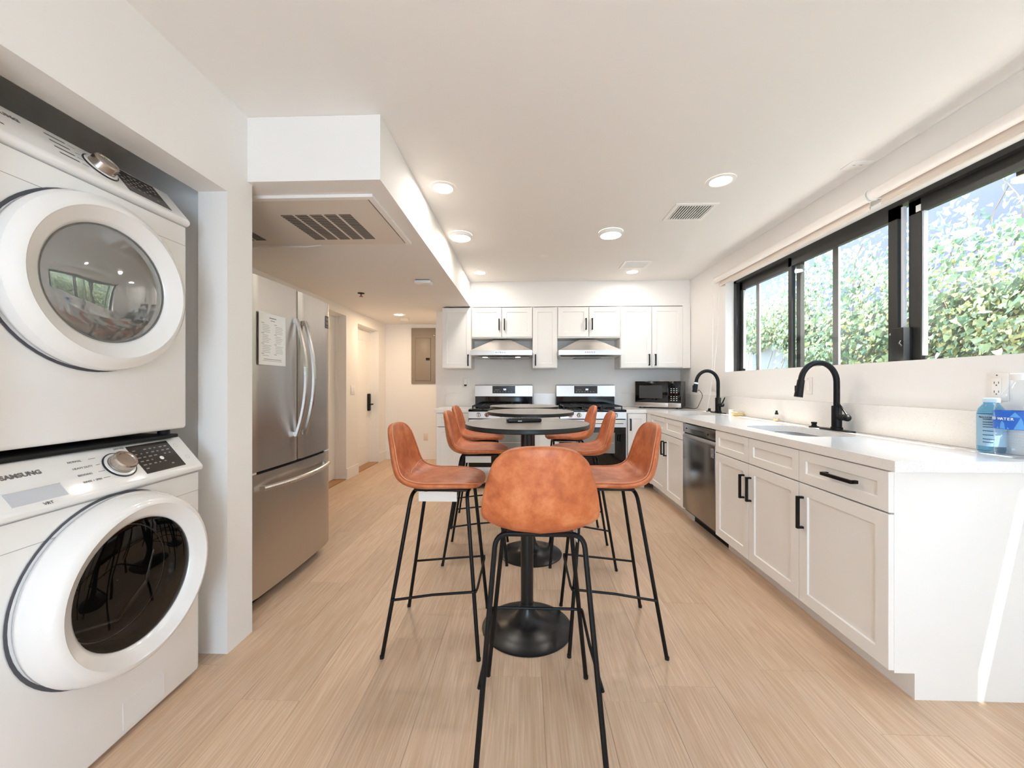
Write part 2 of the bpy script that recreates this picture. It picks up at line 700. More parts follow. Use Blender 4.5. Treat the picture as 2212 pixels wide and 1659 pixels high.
def hall_door(n, o, lock):
    t = thing('door_%d' % n, 'white hallway door', 'door', (XH - 0.16, o[0], 0))
    del t['category']
    t['kind'] = 'structure'
    w, h = o[1] - o[0], o[2]
    b = B().box(-0.02, 0.012, 0.018, 0.02, w - 0.012, h - 0.012)
    obj('slab', b, TRIM, t)
    fr = B()
    for z0, z1 in ((0.27, h - 0.16),):
        for (a0, a1, c0, c1) in ((0.14, w - 0.14, z0, z0 + 0.012), (0.14, w - 0.14, z1 - 0.012, z1), (0.14, 0.152, z0, z1), (w - 0.152, w - 0.14, z0, z1)):
            fr.box(0.019, a0, c0, 0.024, a1, c1)
    obj('panel_moulding', fr, TRIM, t)
    st = B().box(-0.02, 0.0, 0, 0.06, 0.011, h).box(-0.02, w - 0.011, 0, 0.06, w, h).box(-0.02, 0, h - 0.011, 0.06, w, h)
    obj('door_stop', st, TRIM, t)
    th = B().box(-0.02, 0.0, 0.0, 0.155, w, 0.012)
    obj('threshold', th, mat('threshold_wood', (176, 132, 88), 0.5), t)
    if lock:
        lk = obj('smart_lock', B().rbox(0.02, w - 0.10, 0.80, 0.055, w - 0.035, 1.06, 0.012, 3), BLACKM, t, label='black smart lock')
        obj('lever', B().tube([(0.05, w - 0.066, 0.90), (0.095, w - 0.066, 0.90), (0.10, w - 0.075, 0.90), (0.10, w - 0.18, 0.90)], 0.010), BLACKM, lk)
        for z in (1.75, 0.25):
            obj('hinge', B().box(0.018, 0.004, z, 0.028, 0.018, z + 0.09), mat('brass', (150, 110, 70), 0.35, metal=1), t)
    else:
        obj('hinge', B().box(0.018, 0.004, 1.7, 0.028, 0.018, 1.79), mat('brass', (150, 110, 70), 0.35, metal=1), t)


hall_door(1, O1, False)
hall_door(2, O2, True)

# ================================================================== SIDE WINDOW
XG = 2.092
win = thing('window_1', 'black framed sliding window', 'window', (XG, WY0, WZ0))
del win['category']
win['kind'] = 'structure'
L = WY1 - WY0
H = WZ1 - WZ0


def wy(y):
    return y - WY0


fr = B()
fr.box(0.0, L - 0.018, 0, 0.075, L, H).box(0, 0, 0, 0.075, 0.03, H)
fr.box(0, 0, H - 0.028, 0.075, L, H).box(0.0, 0, 0, 0.075, L, 0.003)
fr.box(0.0, L - 0.05, 0, 0.03, L - 0.018, H)
obj('frame', fr, FRAMEB, win)


def sash(y0, y1, x, stile0, stile1, rail):
    s = B()
    a, b = wy(y0), wy(y1)
    s.box(x, a, 0.0, x + 0.03, a + stile0, H - 0.028).box(x, b - stile1, 0, x + 0.03, b, H - 0.028)
    s.box(x, a, H - 0.028 - rail, x + 0.03, b, H - 0.028).box(x, a, 0.003, x + 0.03, b, 0.006)
    o = obj('sash', s, FRAMEB, win)
    obj('pane', B().box(x + 0.012, a + stile0 - 0.004, 0.004, x + 0.018, b - stile1 + 0.004, H - 0.024 - rail), GLASS, o)
    return o


sash(3.10, 3.96, 0.034, 0.045, 0.05, 0.075)
sash(2.275, 3.19, 0.0, 0.055, 0.04, 0.072)
sash(0.58, 2.245, 0.034, 0.05, 0.066, 0.072)
pale = mat('window_liner', (205, 208, 214), 0.35)
obj('outer_bar', B().box(0.085, wy(2.80), 0, 0.10, wy(2.85), H - 0.03), mat('screen_bar', (96, 92, 90), 0.5), win)
obj('outer_bar', B().box(0.085, wy(3.72), 0, 0.10, wy(3.77), H - 0.03), MATS['screen_bar'], win)
obj('glazing_bead', B().box(0.040, wy(2.168), 0.03, 0.060, wy(2.180), H - 0.10).box(0.040, wy(3.895), 0.03, 0.060, wy(3.909), H - 0.11), pale, win)
obj('weather_strip', B().box(0.012, wy(2.252), 0.0, 0.03, wy(2.266), H - 0.04), pale, win)
lt = obj('latch', B().rbox(-0.018, wy(2.22), 0.0, 0.034, wy(2.30), 0.19, 0.006, 2), BLACKM, win)
obj('latch_lever', B().tube([(-0.02, wy(2.235), 0.115), (-0.035, wy(2.228), 0.10), (-0.038, wy(2.21), 0.085)], 0.004), BLACKM, lt)
obj('screw', B().cyl((-0.003, wy(2.315), 0.16), (0.001, wy(2.315), 0.16), 0.006), CHROME, win)
obj('sticker', B().box(-0.001, wy(2.178), H - 0.095, 0.001, wy(2.205), H - 0.06).xf(Matrix.Translation((0.034, 0, 0))), PAPER, win)

# roller blinds
SHADE = mat('blind_fabric', (226, 214, 203), 0.7)


def blind(y0, y1, label, chain):
    t = thing('roller_blind', label, 'blind', (1.965, y0, 2.245))
    w = y1 - y0
    rl = obj('roller', B().cyl((0, 0.012, 0.03), (0, w - 0.012, 0.03), 0.029, n=24), mat('blind_roll', (240, 234, 228), 0.5), t)
    for yy in (0.0, w - 0.012):
        obj('bracket', B().cyl((0, yy, 0.03), (0, yy + 0.012, 0.03), 0.033, n=24).box(0.0, yy, 0.005, 0.044, yy + 0.008, 0.055), WHITEP, t)
    obj('fabric', B().box(0.024, 0.03, -0.030, 0.027, w - 0.03, 0.03), SHADE, t)
    obj('hem_bar', B().rbox(0.019, 0.03, -0.040, 0.032, w - 0.03, -0.016, 0.003), SHADE, t)
    if chain:
        pts1 = [(-0.03, w - 0.006, 0.03), (-0.032, w - 0.006, -0.4), (-0.05, w - 0.02, -0.95), (-0.11, w - 0.05, -1.30)]
        pts2 = [(0.03, w - 0.006, 0.03), (0.02, w - 0.01, -0.4), (-0.03, w - 0.022, -0.9), (-0.105, w - 0.05, -1.30)]
        for p in (pts1, pts2):
            obj('cord', B().tube([tuple(q) for q in spline(p, 6)], 0.0022, 6), WHITEP, t)


blind(2.30, 4.11, 'cream roller blind rolled up above the window panes by the microwave, with a hanging cord', True)
blind(0.60, 2.285, 'cream roller blind rolled up above the big window pane by the water jug', False)

# ================================================================== CABINETS
TOE = 0.10


def shaker(x0, z0, x1, z1, rail=0.057, th=0.02):
    """Shaker front facing -Y, front face at y=-th, back at y=0."""
    g, d, bv = 0.0015, 0.008, 0.003
    x0, z0, x1, z1 = x0 + g, z0 + g, x1 - g, z1 - g
    rr = min(rail, (z1 - z0) * 0.30, (x1 - x0) * 0.3)

    def ring(a, y):
        return [(x0 + a, y, z0 + a), (x1 - a, y, z0 + a), (x1 - a, y, z1 - a), (x0 + a, y, z1 - a)]
    loops = [ring(0, 0), ring(0, -th + 0.001), ring(0.001, -th), ring(rr, -th), ring(rr + bv, -th + d)]
    vs = [p for l in loops for p in l]
    fs = []
    for j in range(len(loops) - 1):
        for i in range(4):
            fs.append((j * 4 + i, j * 4 + (i + 1) % 4, (j + 1) * 4 + (i + 1) % 4, (j + 1) * 4 + i))
    n = (len(loops) - 1) * 4
    fs += [(3, 2, 1, 0), (n, n + 1, n + 2, n + 3)]
    return B().add(vs, fs)


def pull(cx, cz, vert=True, l=0.16):
    b = B()
    y0, y1 = -0.02, -0.052
    h = l / 2
    if vert:
        b.box(cx - 0.007, y1, cz - h, cx + 0.007, y1 + 0.012, cz + h)
        for s in (-1, 1):
            b.box(cx - 0.007, y1 + 0.008, cz + s * (h - 0.005) - 0.005, cx + 0.007, y0, cz + s * (h - 0.005) + 0.005)
    else:
        b.box(cx - h, y1, cz - 0.007, cx + h, y1 + 0.012, cz + 0.007)
        for s in (-1, 1):
            b.box(cx + s * (h - 0.005) - 0.007, y1 + 0.008, cz - 0.007, cx + s * (h - 0.005) + 0.005, y0, cz + 0.007)
    return b


def carcass(w, d, z0, z1, toe=True, top=False, ends=(True, True)):
    b = B()
    t = 0.018
    b.box(0, 0, z0, t, d, z1).box(w - t, 0, z0, w, d, z1)
    b.box(t, 0, z0, w - t, d, z0 + t).box(t, d - 0.006, z0, w - t, d, z1)
    b.box(t, 0, z1 - 0.03, w - t, 0.02, z1)
    if top:
        b.box(t, 0, z1 - t, w - t, d, z1)
    return b


def cabinet(name, label, loc, rotz, w, d, z0, z1, fronts, toe=False, group=None, top=False):
    t = thing(name, label, 'cabinet', loc, rotz, group)
    obj('body', carcass(w, d, z0, z1, top=top), CABW, t, smooth=False)
    if toe:
        obj('toe_kick', B().box(0, 0.075, 0, w, 0.093, z0).box(0, 0.093, 0, 0.018, d, z0).box(w - 0.018, 0.093, 0, w, d, z0), CABW, t, smooth=False)
    for kind, x0, x1, a, c, hd in fronts:
        f = obj(kind, shaker(x0, a, x1, c), CABW, t, smooth=False)
        if hd:
            obj('handle', pull(*hd), BLACK, f, smooth=False, label='black bar pull')
    return t


R90 = -PI / 2
XD = 1.405     # carcass front plane of the window run (doors stand 2 cm proud)
ZT = 0.872
dz0, dz1, rz0, rz1 = 0.108, 0.705, 0.709, 0.868
DP = 0.60


def run_cab(label, y_hi, y_lo, fronts):
    return cabinet('base_cabinet', label, (XD, y_hi, 0), R90, y_hi - y_lo, DP, TOE, ZT, fronts, toe=True, group='base cabinets')


run_cab('white base cabinet at the end of the run with one handled drawer over one door', 2.032, 1.540,
        [('drawer', 0, 0.492, rz0, rz1, (0.27, 0.792, False, 0.17)), ('door', 0, 0.492, dz0, dz1, (0.03, 0.562, True, 0.16))])
run_cab('wide white sink base cabinet between the dishwasher and the single-door end cabinet', 2.902, 2.0335,
        [('drawer', 0, 0.42, rz0, rz1, None), ('drawer', 0.423, 0.868, rz0, rz1, None),
         ('door', 0, 0.42, dz0, dz1, (0.372, 0.555, True, 0.15)), ('door', 0.423, 0.868, dz0, dz1, (0.448, 0.555, True, 0.15))])
run_cab('white sink base cabinet between the dishwasher and the kitchen corner', 4.372, 3.497,
        [('drawer', 0, 0.436, rz0, rz1, None), ('drawer', 0.439, 0.875, rz0, rz1, None),
         ('door', 0, 0.436, dz0, dz1, (0.398, 0.565, True, 0.14)), ('door', 0.439, 0.875, dz0, dz1, (0.478, 0.565, True, 0.14))])
YF = 4.535      # carcass front of the back run
fl = thing('corner_filler', 'white filler strip in the inside corner of the base cabinets', 'cabinet', (XD, 4.372, 0))
obj('panel', B().box(-0.02, 0.002, TOE, -0.001, YF - 0.021 - 4.372, ZT).box(0.07, 0.002, 0, 0.085, 0.20, TOE), CABW, fl)

# back run of base cabinets
cabinet('base_cabinet', 'narrow white base cabinet with one door in the corner below the microwave', (1.150, YF, 0), 0, XD - 0.022 - 1.150, DP, TOE, ZT,
        [('door', 0.02, 0.232, dz0, rz1, (0.048, 0.742, True, 0.135))], toe=True, group='base cabinets')
cabinet('base_cabinet', 'narrow white base cabinet between the two stoves', (0.106, YF, 0), 0, 0.284, DP, TOE, ZT,
        [('door', 0, 0.284, dz0, rz1, (0.03, 0.70, True, 0.14))], toe=True, group='base cabinets')
cabinet('base_cabinet', 'white base cabinet beside the hallway with a drawer over one door', (-1.036, YF, 0), 0, 0.376, DP, TOE, ZT,
        [('drawer', 0, 0.376, rz0, rz1, (0.188, 0.79, False, 0.12)), ('door', 0, 0.376, dz0, dz1, (0.345, 0.58, True, 0.14))], toe=True, group='base cabinets')

# upper cabinets
UY, UD = 4.846, YB - 4.846 - 0.002
UZ0, UZ1 = 1.40, 2.160


def upper(label, x0, x1, z0, fronts):
    return cabinet('upper_cabinet', label, (x0, UY, 0), 0, x1 - x0, UD, z0, UZ1, fronts, group='upper cabinets', top=True)


upper('white upper cabinet beside the hallway with a single tall door', -1.033, -0.672, UZ0, [('door', 0, 0.361, UZ0 + 0.005, 2.152, (0.325, 1.50, True, 0.14))])
upper('short white two-door upper cabinet above the range hood nearest the hallway', -0.669, 0.086, 1.772,
      [('door', 0.004, 0.375, 1.786, 2.152, (0.345, 1.94, True, 0.14)), ('door', 0.378, 0.75, 1.786, 2.152, (0.41, 1.94, True, 0.14))])
upper('narrow white upper cabinet with one tall door between the range hoods', 0.089, 0.393, UZ0, [('door', 0.002, 0.302, UZ0 + 0.005, 2.152, (0.035, 1.50, True, 0.14))])
upper('short white two-door upper cabinet above the range hood nearest the microwave', 0.396, 1.158, 1.772,
      [('door', 0.004, 0.380, 1.786, 2.152, (0.345, 1.94, True, 0.14)), ('door', 0.383, 0.757, 1.786, 2.152, (0.42, 1.94, True, 0.14))])
upper('tall white two-door upper cabinet over the microwave in the corner', 1.161, 2.005, UZ0,
      [('door', 0.004, 0.378, UZ0 + 0.008, 2.152, (0.345, 1.50, True, 0.14)), ('door', 0.381, 0.752, UZ0 + 0.008, 2.152, (0.42, 1.50, True, 0.14))])
struct('trim_3', B().box(1.9135, 4.828, UZ0, 2.004, 4.845, 2.160), CABW, label='white filler strip between the corner upper cabinet and the window wall')
obj_f = struct('trim_2', B().box(-0.684, 4.838, 2.161, 2.008, 4.849, 2.176), CABW, label='thin white top moulding over the upper cabinets')

# ---- worktops
CT = 0.914


def slab_with_holes(outer, holes, z0, z1):
    bm = bmesh.new()
    allv = []
    for loop in [outer] + holes:
        vs = [bm.verts.new((p[0], p[1], z1)) for p in loop]
        for i in range(len(vs)):
            bm.edges.new((vs[i], vs[(i + 1) % len(vs)]))
    bmesh.ops.triangle_fill(bm, use_beauty=True, use_dissolve=False, edges=bm.edges[:])
    r = bmesh.ops.extrude_face_region(bm, geom=bm.faces[:])
    for e in r['geom']:
        if isinstance(e, bmesh.types.BMVert):
            e.co.z = z0
    return B().bm(bm)


S1 = (1.50, 2.20, 1.855, 2.78)
S2 = (1.50, 3.70, 1.855, 4.28)
CE_X, CE_Y = 1.378, 1.508
outer = [(CE_X, CE_Y), (2.008, CE_Y), (2.008, 5.148), (1.147, 5.148), (1.147, 4.505), (CE_X, 4.505)]
top = obj('worktop', slab_with_holes(outer, [rrect(*S1, 0.10, 8), rrect(*S2, 0.10, 8)], ZT + 0.001, CT), QUARTZ, smooth=False)
tag(top, 'long white speckled quartz worktop along the window wall with two sink cutouts', 'worktop')
tag(obj('worktop', B().box(0.104, 4.505, ZT + 0.001, 0.392, 5.148, CT), QUARTZ), 'short white quartz worktop between the two stoves', 'worktop')
tag(obj('worktop', B().box(-1.062, 4.505, ZT + 0.001, -0.658, 5.148, CT), QUARTZ), 'short white quartz worktop beside the hallway', 'worktop')
tag(obj('backsplash', B().box(1.990, 1.53, CT + 0.001, 2.008, 5.128, 1.082), QUARTZ), 'long low quartz backsplash under the window', 'backsplash')
tag(obj('backsplash', B().box(1.148, 5.130, CT + 0.001, 1.989, 5.148, 1.082), QUARTZ), 'quartz backsplash behind the microwave', 'backsplash')
tag(obj('backsplash', B().box(0.105, 5.130, CT + 0.001, 0.391, 5.148, 1.082), QUARTZ), 'quartz backsplash between the stoves', 'backsplash')
tag(obj('backsplash', B().box(-1.055, 5.130, CT + 0.001, -0.660, 5.148, 1.082), QUARTZ), 'quartz backsplash on the short worktop beside the hallway', 'backsplash')


def sink(s, label):
    x0, y0, x1, y1 = s
    cx, cy = (x0 + x1) / 2, (y0 + y1) / 2
    t = thing('sink', label, 'sink', (cx, cy, ZT - 0.21), 0, 'undermount sinks')
    hx, hy = (x1 - x0) / 2, (y1 - y0) / 2
    loops = []
    for g, z, r in ((0.014, 0.209, 0.11), (-0.004, 0.209, 0.10), (-0.006, 0.05, 0.095), (-0.02, 0.018, 0.085), (-0.05, 0.008, 0.07)):
        loops.append([(p[0], p[1], z) for p in rrect(-hx - g, -hy - g, hx + g, hy + g, r, 8)])
    n = len(loops[0])
    vs = [p for l in loops for p in l]
    fs = []
    for j in range(len(loops) - 1):
        for i in range(n):
            fs.append((j * n + i, j * n + (i + 1) % n, (j + 1) * n + (i + 1) % n, (j + 1) * n + i))
    fs.append(tuple(range((len(loops) - 1) * n, len(loops) * n)))
    obj('bowl', B().add(vs, fs), SINKST, t)
    obj('drain', B().lathe([(0.045, 0.009), (0.043, 0.012), (0.03, 0.010), (0.001, 0.006)], 20), CHROME, t)


sink(S1, 'stainless undermount sink closest to the water jug')
sink(S2, 'stainless undermount sink closest to the microwave')


def faucet(y, label, lever_up, white_band):
    t = thing('faucet', label, 'faucet', (1.928, y, CT + 0.0005), 0, 'black kitchen faucets')
    obj('deck_plate', B().prism(rrect(-0.028, -0.125, 0.028, 0.125, 0.027, 6), 'z', 0, 0.007), BLACK, t)
    obj('body', B().lathe([(0.031, 0.007), (0.031, 0.02), (0.0265, 0.022), (0.0265, 0.150), (0.025, 0.153), (0.019, 0.154)], 24, cap1=True), BLACK, t)
    pts = [(0, 0, 0.15), (0, 0, 0.30)]
    R = 0.108
    for i in range(1, 19):
        a = PI * i / 18 * 0.97
        pts.append((-R + R * math.cos(a), 0, 0.30 + R * 1.12 * math.sin(a)))
    ex = pts[-1]
    obj('spout', B().tube(pts, 0.0165, 14), BLACK, t)
    d = (Vector(pts[-1]) - Vector(pts[-2])).normalized()
    p0 = Vector(ex)
    p1 = p0 + d * 0.105
    hd = obj('spray_head', B().cyl(p0 - d * 0.002, p0 + d * 0.03, 0.0195, 0.0205, 20).cyl(p0 + d * 0.03, p1, 0.0205, 0.024, 20), BLACK, t)
    q = p0 + d * 0.035
    obj('button', B().rbox(q.x - 0.030, -0.008, q.z - 0.035, q.x - 0.018, 0.008, q.z + 0.002, 0.003), BLACKM, hd)
    if white_band:
        obj('tape_band', B().cyl(p0 + d * 0.005, p0 + d * 0.022, 0.0215, n=20), mat('white_tape', (225, 225, 225), 0.4), hd)
    hl = obj('valve', B().cyl((0.0, -0.01, 0.085), (0.0, -0.075, 0.085), 0.0185, n=18).sphere((0.0, -0.078, 0.085), 0.0215, 16, 10), BLACK, t)
    if lever_up:
        obj('lever', B().tube([(0, -0.080, 0.10), (0.004, -0.105, 0.135), (0.006, -0.12, 0.16)], [0.006, 0.006, 0.005], 8), BLACK, hl)
    else:
        obj('lever', B().tube([(0, -0.078, 0.10), (-0.005, -0.045, 0.145), (-0.008, -0.02, 0.175)], [0.006, 0.006, 0.004], 8), BLACK, hl)
    obj('soap_cap', B().lathe([(0.030, 0.007), (0.029, 0.012), (0.016, 0.016), (0.013, 0.028), (0.017, 0.034), (0.016, 0.042), (0.001, 0.043)], 18, o=(-0.0, 0.19, 0)).xf(Matrix.Translation((0, 0, -0.007))), BLACK, t)


faucet(2.492, 'black gooseneck faucet without tape at the sink closest to the water jug', False, False)
faucet(3.985, 'black gooseneck faucet with a white taped spray head at the sink closest to the microwave', True, True)

# ================================================================== APPLIANCES ON THE BACK WALL
GLASSB = mat('black_glass', (10, 10, 11), 0.04, spec=0.6)
DISP = mat('display_grey', (62, 60, 62), 0.15)
LED = mat('led_digits', (190, 205, 235), 0.4, emit=(190, 210, 255), estr=1.2)


def stove(x0, label, clock):
    t = thing('gas_range', label, 'stove', (x0, 4.46, 0), 0, 'stainless gas ranges')
    w = 0.746
    obj('body', B().box(0.004, 0.05, 0.07, w - 0.004, 0.655, 0.888), mat('range_side', (60, 58, 58), 0.4), t)
    for fx in (0.05, w - 0.05):
        for fy in (0.09, 0.60):
            obj('foot', B().cyl((fx, fy, 0), (fx, fy, 0.07), 0.018), BLACKM, t)
    obj('cooktop', B().rbox(0.0, -0.005, 0.888, w, 0.60, 0.914, 0.006), BLACKG, t)
    obj('control_panel', B().prism([(0.0, 0.812), (0.006, 0.888), (0.05, 0.888), (0.05, 0.812)], 'x', 0.0, w), STEELH, t)
    for kx in (0.117, 0.213, 0.375, 0.537, 0.633):
        kn = obj('knob', B().lathe([(0.001, -0.036), (0.018, -0.036), (0.021, -0.030), (0.022, -0.004), (0.027, 0.0), (0.027, 0.004)], 24, 'y', (kx, 0.0, 0.852)), CHROME, t)
        obj('knob_mark', B().box(kx - 0.0035, -0.038, 0.838, kx + 0.0035, -0.036, 0.866), BLACKM, kn)
    dr = obj('oven_door', B().rbox(0.004, 0.006, 0.262, w - 0.004, 0.05, 0.800, 0.004), GLASSB, t)
    obj('door_band', B().box(0.004, 0.002, 0.715, w - 0.004, 0.006, 0.800), STEELH, dr)
    obj('oven_window', B().box(0.13, 0.003, 0.42, w - 0.13, 0.0055, 0.655), mat('oven_window', (128, 128, 122), 0.10, spec=0.7), dr)
    obj('oven_rack', B().box(0.14, 0.002, 0.535, w - 0.14, 0.0032, 0.539), mat('rack_line', (190, 190, 186), 0.4), dr)
    obj('handle', B().tube([(0.05, -0.045, 0.772), (w - 0.05, -0.045, 0.772)], 0.013, 12).box(0.055, -0.04, 0.762, 0.08, 0.004, 0.782).box(w - 0.08, -0.04, 0.762, w - 0.055, 0.004, 0.782), STEELH, dr)
    obj('drawer', B().rbox(0.004, 0.006, 0.075, w - 0.004, 0.05, 0.254, 0.004), STEELH, t)
    bgd = obj('backguard', B().box(0.004, 0.585, 0.914, w - 0.004, 0.665, 1.05), BLACKG, t)
    pn = obj('backguard_panel', B().prism([(0.560, 1.048), (0.572, 1.186), (0.585, 1.196), (0.665, 1.196), (0.665, 1.048)], 'x', 0.002, w - 0.002), STEELH, t)
    obj('display', B().box(0.235, 0.560, 1.092, 0.515, 0.572, 1.175), DISP if clock else mat('display_dark', (40, 36, 38), 0.15), pn)
    bz = B()
    for a in ((0.229, 1.086, 0.521, 1.092), (0.229, 1.175, 0.521, 1.181), (0.229, 1.086, 0.235, 1.181), (0.515, 1.086, 0.521, 1.181)):
        bz.box(a[0], 0.558, a[1], a[2], 0.572, a[3])
    obj('display_bezel', bz, BLACKM, pn)
    dg = B()
    for i in range(7):
        dg.box(0.25 + i * 0.036, 0.5585, 1.104, 0.262 + i * 0.036, 0.5602, 1.111)
    for i in range(3):
        dg.box(0.262 + i * 0.02, 0.5585, 1.128, 0.274 + i * 0.02, 0.5602, 1.134)
    obj('touch_marks', dg, mat('print_pale', (150, 146, 140), 0.5), pn)
    lk = B()
    for i in range(3):
        lk.box(0.372 + i * 0.012, 0.5580, 1.126, 0.380 + i * 0.012, 0.5600, 1.146)
    obj('clock_digits', lk, LED, pn)
    # burners and grates
    for bx, by, br in ((0.16, 0.14, 0.05), (0.16, 0.43, 0.04), (0.373, 0.29, 0.055), (0.585, 0.14, 0.045), (0.585, 0.43, 0.05)):
        obj('burner', B().lathe([(br + 0.02, 0.914), (br + 0.018, 0.922), (br, 0.924), (br, 0.933), (0.001, 0.934)], 20, o=(bx, by, 0)), BLACKM, t)
    for g0, g1 in ((0.04, 0.265), (0.272, 0.474), (0.481, 0.706)):
        g = B()
        z = 0.950
        for yy in (0.03, 0.285, 0.555):
            g.bar((g0, yy, z), (g1, yy, z), 0.011, 0.013)
        for xx in (g0 + 0.005, (g0 + g1) / 2, g1 - 0.005):
            g.bar((xx, 0.03, z), (xx, 0.555, z), 0.011, 0.013)
        for yy in (0.16, 0.42):
            g.bar((g0, yy, z), (g1, yy, z), 0.009, 0.012)
        for xx in (g0 + 0.006, g1 - 0.006):
            for yy in (0.034, 0.551):
                g.box(xx - 0.006, yy - 0.006, 0.9145, xx + 0.006, yy + 0.006, z)
        obj('grate', g, mat('cast_iron', (30, 30, 31), 0.5), t, smooth=False)


stove(-0.653, 'stainless gas range closest to the hallway, under the hood with glowing lamps', False)
stove(0.3955, 'stainless gas range closest to the microwave, under the unlit hood', True)


def hood(x0, label):
    w = 0.738
    t = thing('range_hood', label, 'range hood', (x0, 4.63, 1.53), 0, 'pyramid range hoods')
    D = 0.515
    b = B()
    # rim
    rim = B().box(0, 0, 0.018, w, D, 0.076)
    obj('rim', rim, STEELH, t)
    # pyramid
    a = [(0.0, 0.0, 0.076), (w, 0.0, 0.076), (w, D, 0.076), (0, D, 0.076)]
    c = [(0.265, 0.205, 0.218), (0.478, 0.205, 0.218), (0.478, D, 0.218), (0.265, D, 0.218)]
    vs = a + c
    obj('canopy', B().add(vs, [(0, 1, 5, 4), (1, 2, 6, 5), (2, 3, 7, 6), (3, 0, 4, 7), (4, 5, 6, 7), (3, 2, 1, 0)]), STEELH, t, smooth=False)
    # sloped skirt under the rim
    a2 = [(0.0, 0.0, 0.018), (w, 0.0, 0.018), (w, D, 0.018), (0, D, 0.018)]
    c2 = [(0.035, 0.035, 0.0), (w - 0.035, 0.035, 0.0), (w - 0.035, D, 0.0), (0.035, D, 0.0)]
    obj('skirt', B().add(a2 + c2, [(0, 1, 5, 4), (1, 2, 6, 5), (2, 3, 7, 6), (3, 0, 4, 7), (4, 5, 6, 7)]), STEELH, t, smooth=False)
    for i in range(5):
        obj('button', B().cyl((0.312 + i * 0.026, 0.001, 0.050), (0.312 + i * 0.026, -0.004, 0.050), 0.0075, n=14), CHROME, t)
    for lx in (0.17, w - 0.17):
        obj('lamp', B().cyl((lx, 0.10, -0.003), (lx, 0.10, 0.004), 0.030, n=20), mat('hood_lamp', (255, 255, 250), 0.3, emit=(255, 244, 230), estr=4.0 if x0 < 0 else 0.4) if x0 < 0 else mat('hood_lamp_off', (225, 225, 225), 0.2), t)
    for gx in (0.21, 0.375):
        obj('filter', B().box(gx, 0.16, -0.004, gx + 0.155, 0.45, 0.002), mat('filter_mesh', (120, 118, 116), 0.4, metal=1.0), t)


hood(-0.6585, 'stainless pyramid range hood with glowing lamps over the stove closest to the hallway')
hood(0.3945, 'stainless pyramid range hood with unlit lamps over the stove closest to the microwave')

# microwave
mw = thing('microwave', 'black and stainless microwave oven on the corner of the worktop', 'microwave', (1.345, 4.850, CT), math.radians(-31))
W_, D_, H_ = 0.525, 0.30, 0.325
obj('case', B().rbox(0, 0.02, 0.016, W_, D_, H_, 0.006), mat('microwave_case', (58, 55, 53), 0.3), mw)
dr = obj('door', B().rbox(0.0, 0.0, 0.07, 0.385, 0.0195, H_, 0.004), GLASSB, mw)
obj('door_window', B().box(0.05, -0.002, 0.12, 0.32, 0.001, 0.275), mat('microwave_window', (66, 66, 66), 0.12), dr)
cp = obj('control_panel', B().rbox(0.386, 0.0, 0.07, W_, 0.0195, H_, 0.004), GLASSB, mw)
kp = B()
for i in range(3):
    for j in range(7):
        if j != 3:
            kp.box(0.412 + i * 0.030, -0.0015, 0.095 + j * 0.023, 0.424 + i * 0.030, 0.001, 0.102 + j * 0.023)
obj('keypad', kp, mat('print_white', (215, 215, 215), 0.5), cp)
obj('trim_strip', B().rbox(0.0, -0.002, 0.016, 0.385, 0.0195, 0.069, 0.003), STEELH, mw)
obj('open_button', B().rbox(0.386, -0.002, 0.016, W_, 0.0195, 0.069, 0.003), STEELH, mw)
for fx in (0.05, W_ - 0.05):
    for fy in (0.05, D_ - 0.05):
        obj('foot', B().cyl((fx, fy, 0), (fx, fy, 0.017), 0.015), BLACKM, mw)

# dark power cord running from the microwave to the far faucet
cpts = spline([(1.90, 5.06, 0.922), (1.93, 4.78, 0.922), (1.95, 4.55, 0.925), (1.935, 4.42, 0.99), (1.90, 4.27, 1.08), (1.81, 4.14, 1.14), (1.737, 4.00, 1.135)], 8)
tag(obj('power_cord', B().tube([tuple(p) for p in cpts], 0.0035, 7), mat('cord_dark', (60, 52, 50), 0.5)), 'thin dark cord looping from the microwave to the taped faucet spray head', 'cord')

# ================================================================== DISHWASHER
dw = thing('dishwasher', 'dark stainless dishwasher built in between the two sink cabinets', 'dishwasher', (XD, 3.4945, 0), R90)
w = 0.590
obj('tub', B().box(0.003, 0.004, 0.10, w - 0.003, 0.57, 0.868), mat('dishwasher_tub', (70, 68, 66), 0.5), dw)
obj('toe_panel', B().box(0.003, 0.085, 0.0, w - 0.003, 0.10, 0.10), BLACKM, dw)
dd = obj('door', B().rbox(0.003, -0.020, 0.125, w - 0.003, 0.003, 0.748, 0.003), STEELD, dw)
obj('handle_recess', B().box(0.02, -0.010, 0.748, w - 0.02, 0.003, 0.785), BLACKM, dw)
obj('handle', B().prism([(-0.022, 0.748), (-0.022, 0.756), (-0.003, 0.785), (0.002, 0.785), (0.002, 0.748)], 'x', 0.003, w - 0.003), STEELH, dw)
ct = obj('control_strip', B().rbox(0.003, -0.018, 0.787, w - 0.003, 0.003, 0.862, 0.003), STEELD, dw)
mk = B()
for i in range(9):
    mk.box(0.20 + i * 0.024, -0.0188, 0.822, 0.212 + i * 0.024, -0.0175, 0.826)
obj('control_marks', mk, mat('print_dark', (50, 48, 47), 0.5), ct)
obj('indicator', B().cyl((0.47, -0.0195, 0.818), (0.47, -0.017, 0.818), 0.009, n=14).cyl((0.07, -0.0195, 0.822), (0.07, -0.017, 0.822), 0.006, n=12), BLACKM, ct)
bg_ = obj('badge', B().box(0.520, -0.0212, 0.655, 0.566, -0.0195, 0.725), mat('badge_plate', (150, 147, 144), 0.4), dd)
obj('badge_ring', B().lathe([(0.014, -0.0005), (0.017, -0.0005)], 18, 'y', (0.543, -0.0215, 0.675)), mat('print_dark2', (70, 68, 66), 0.5), bg_)
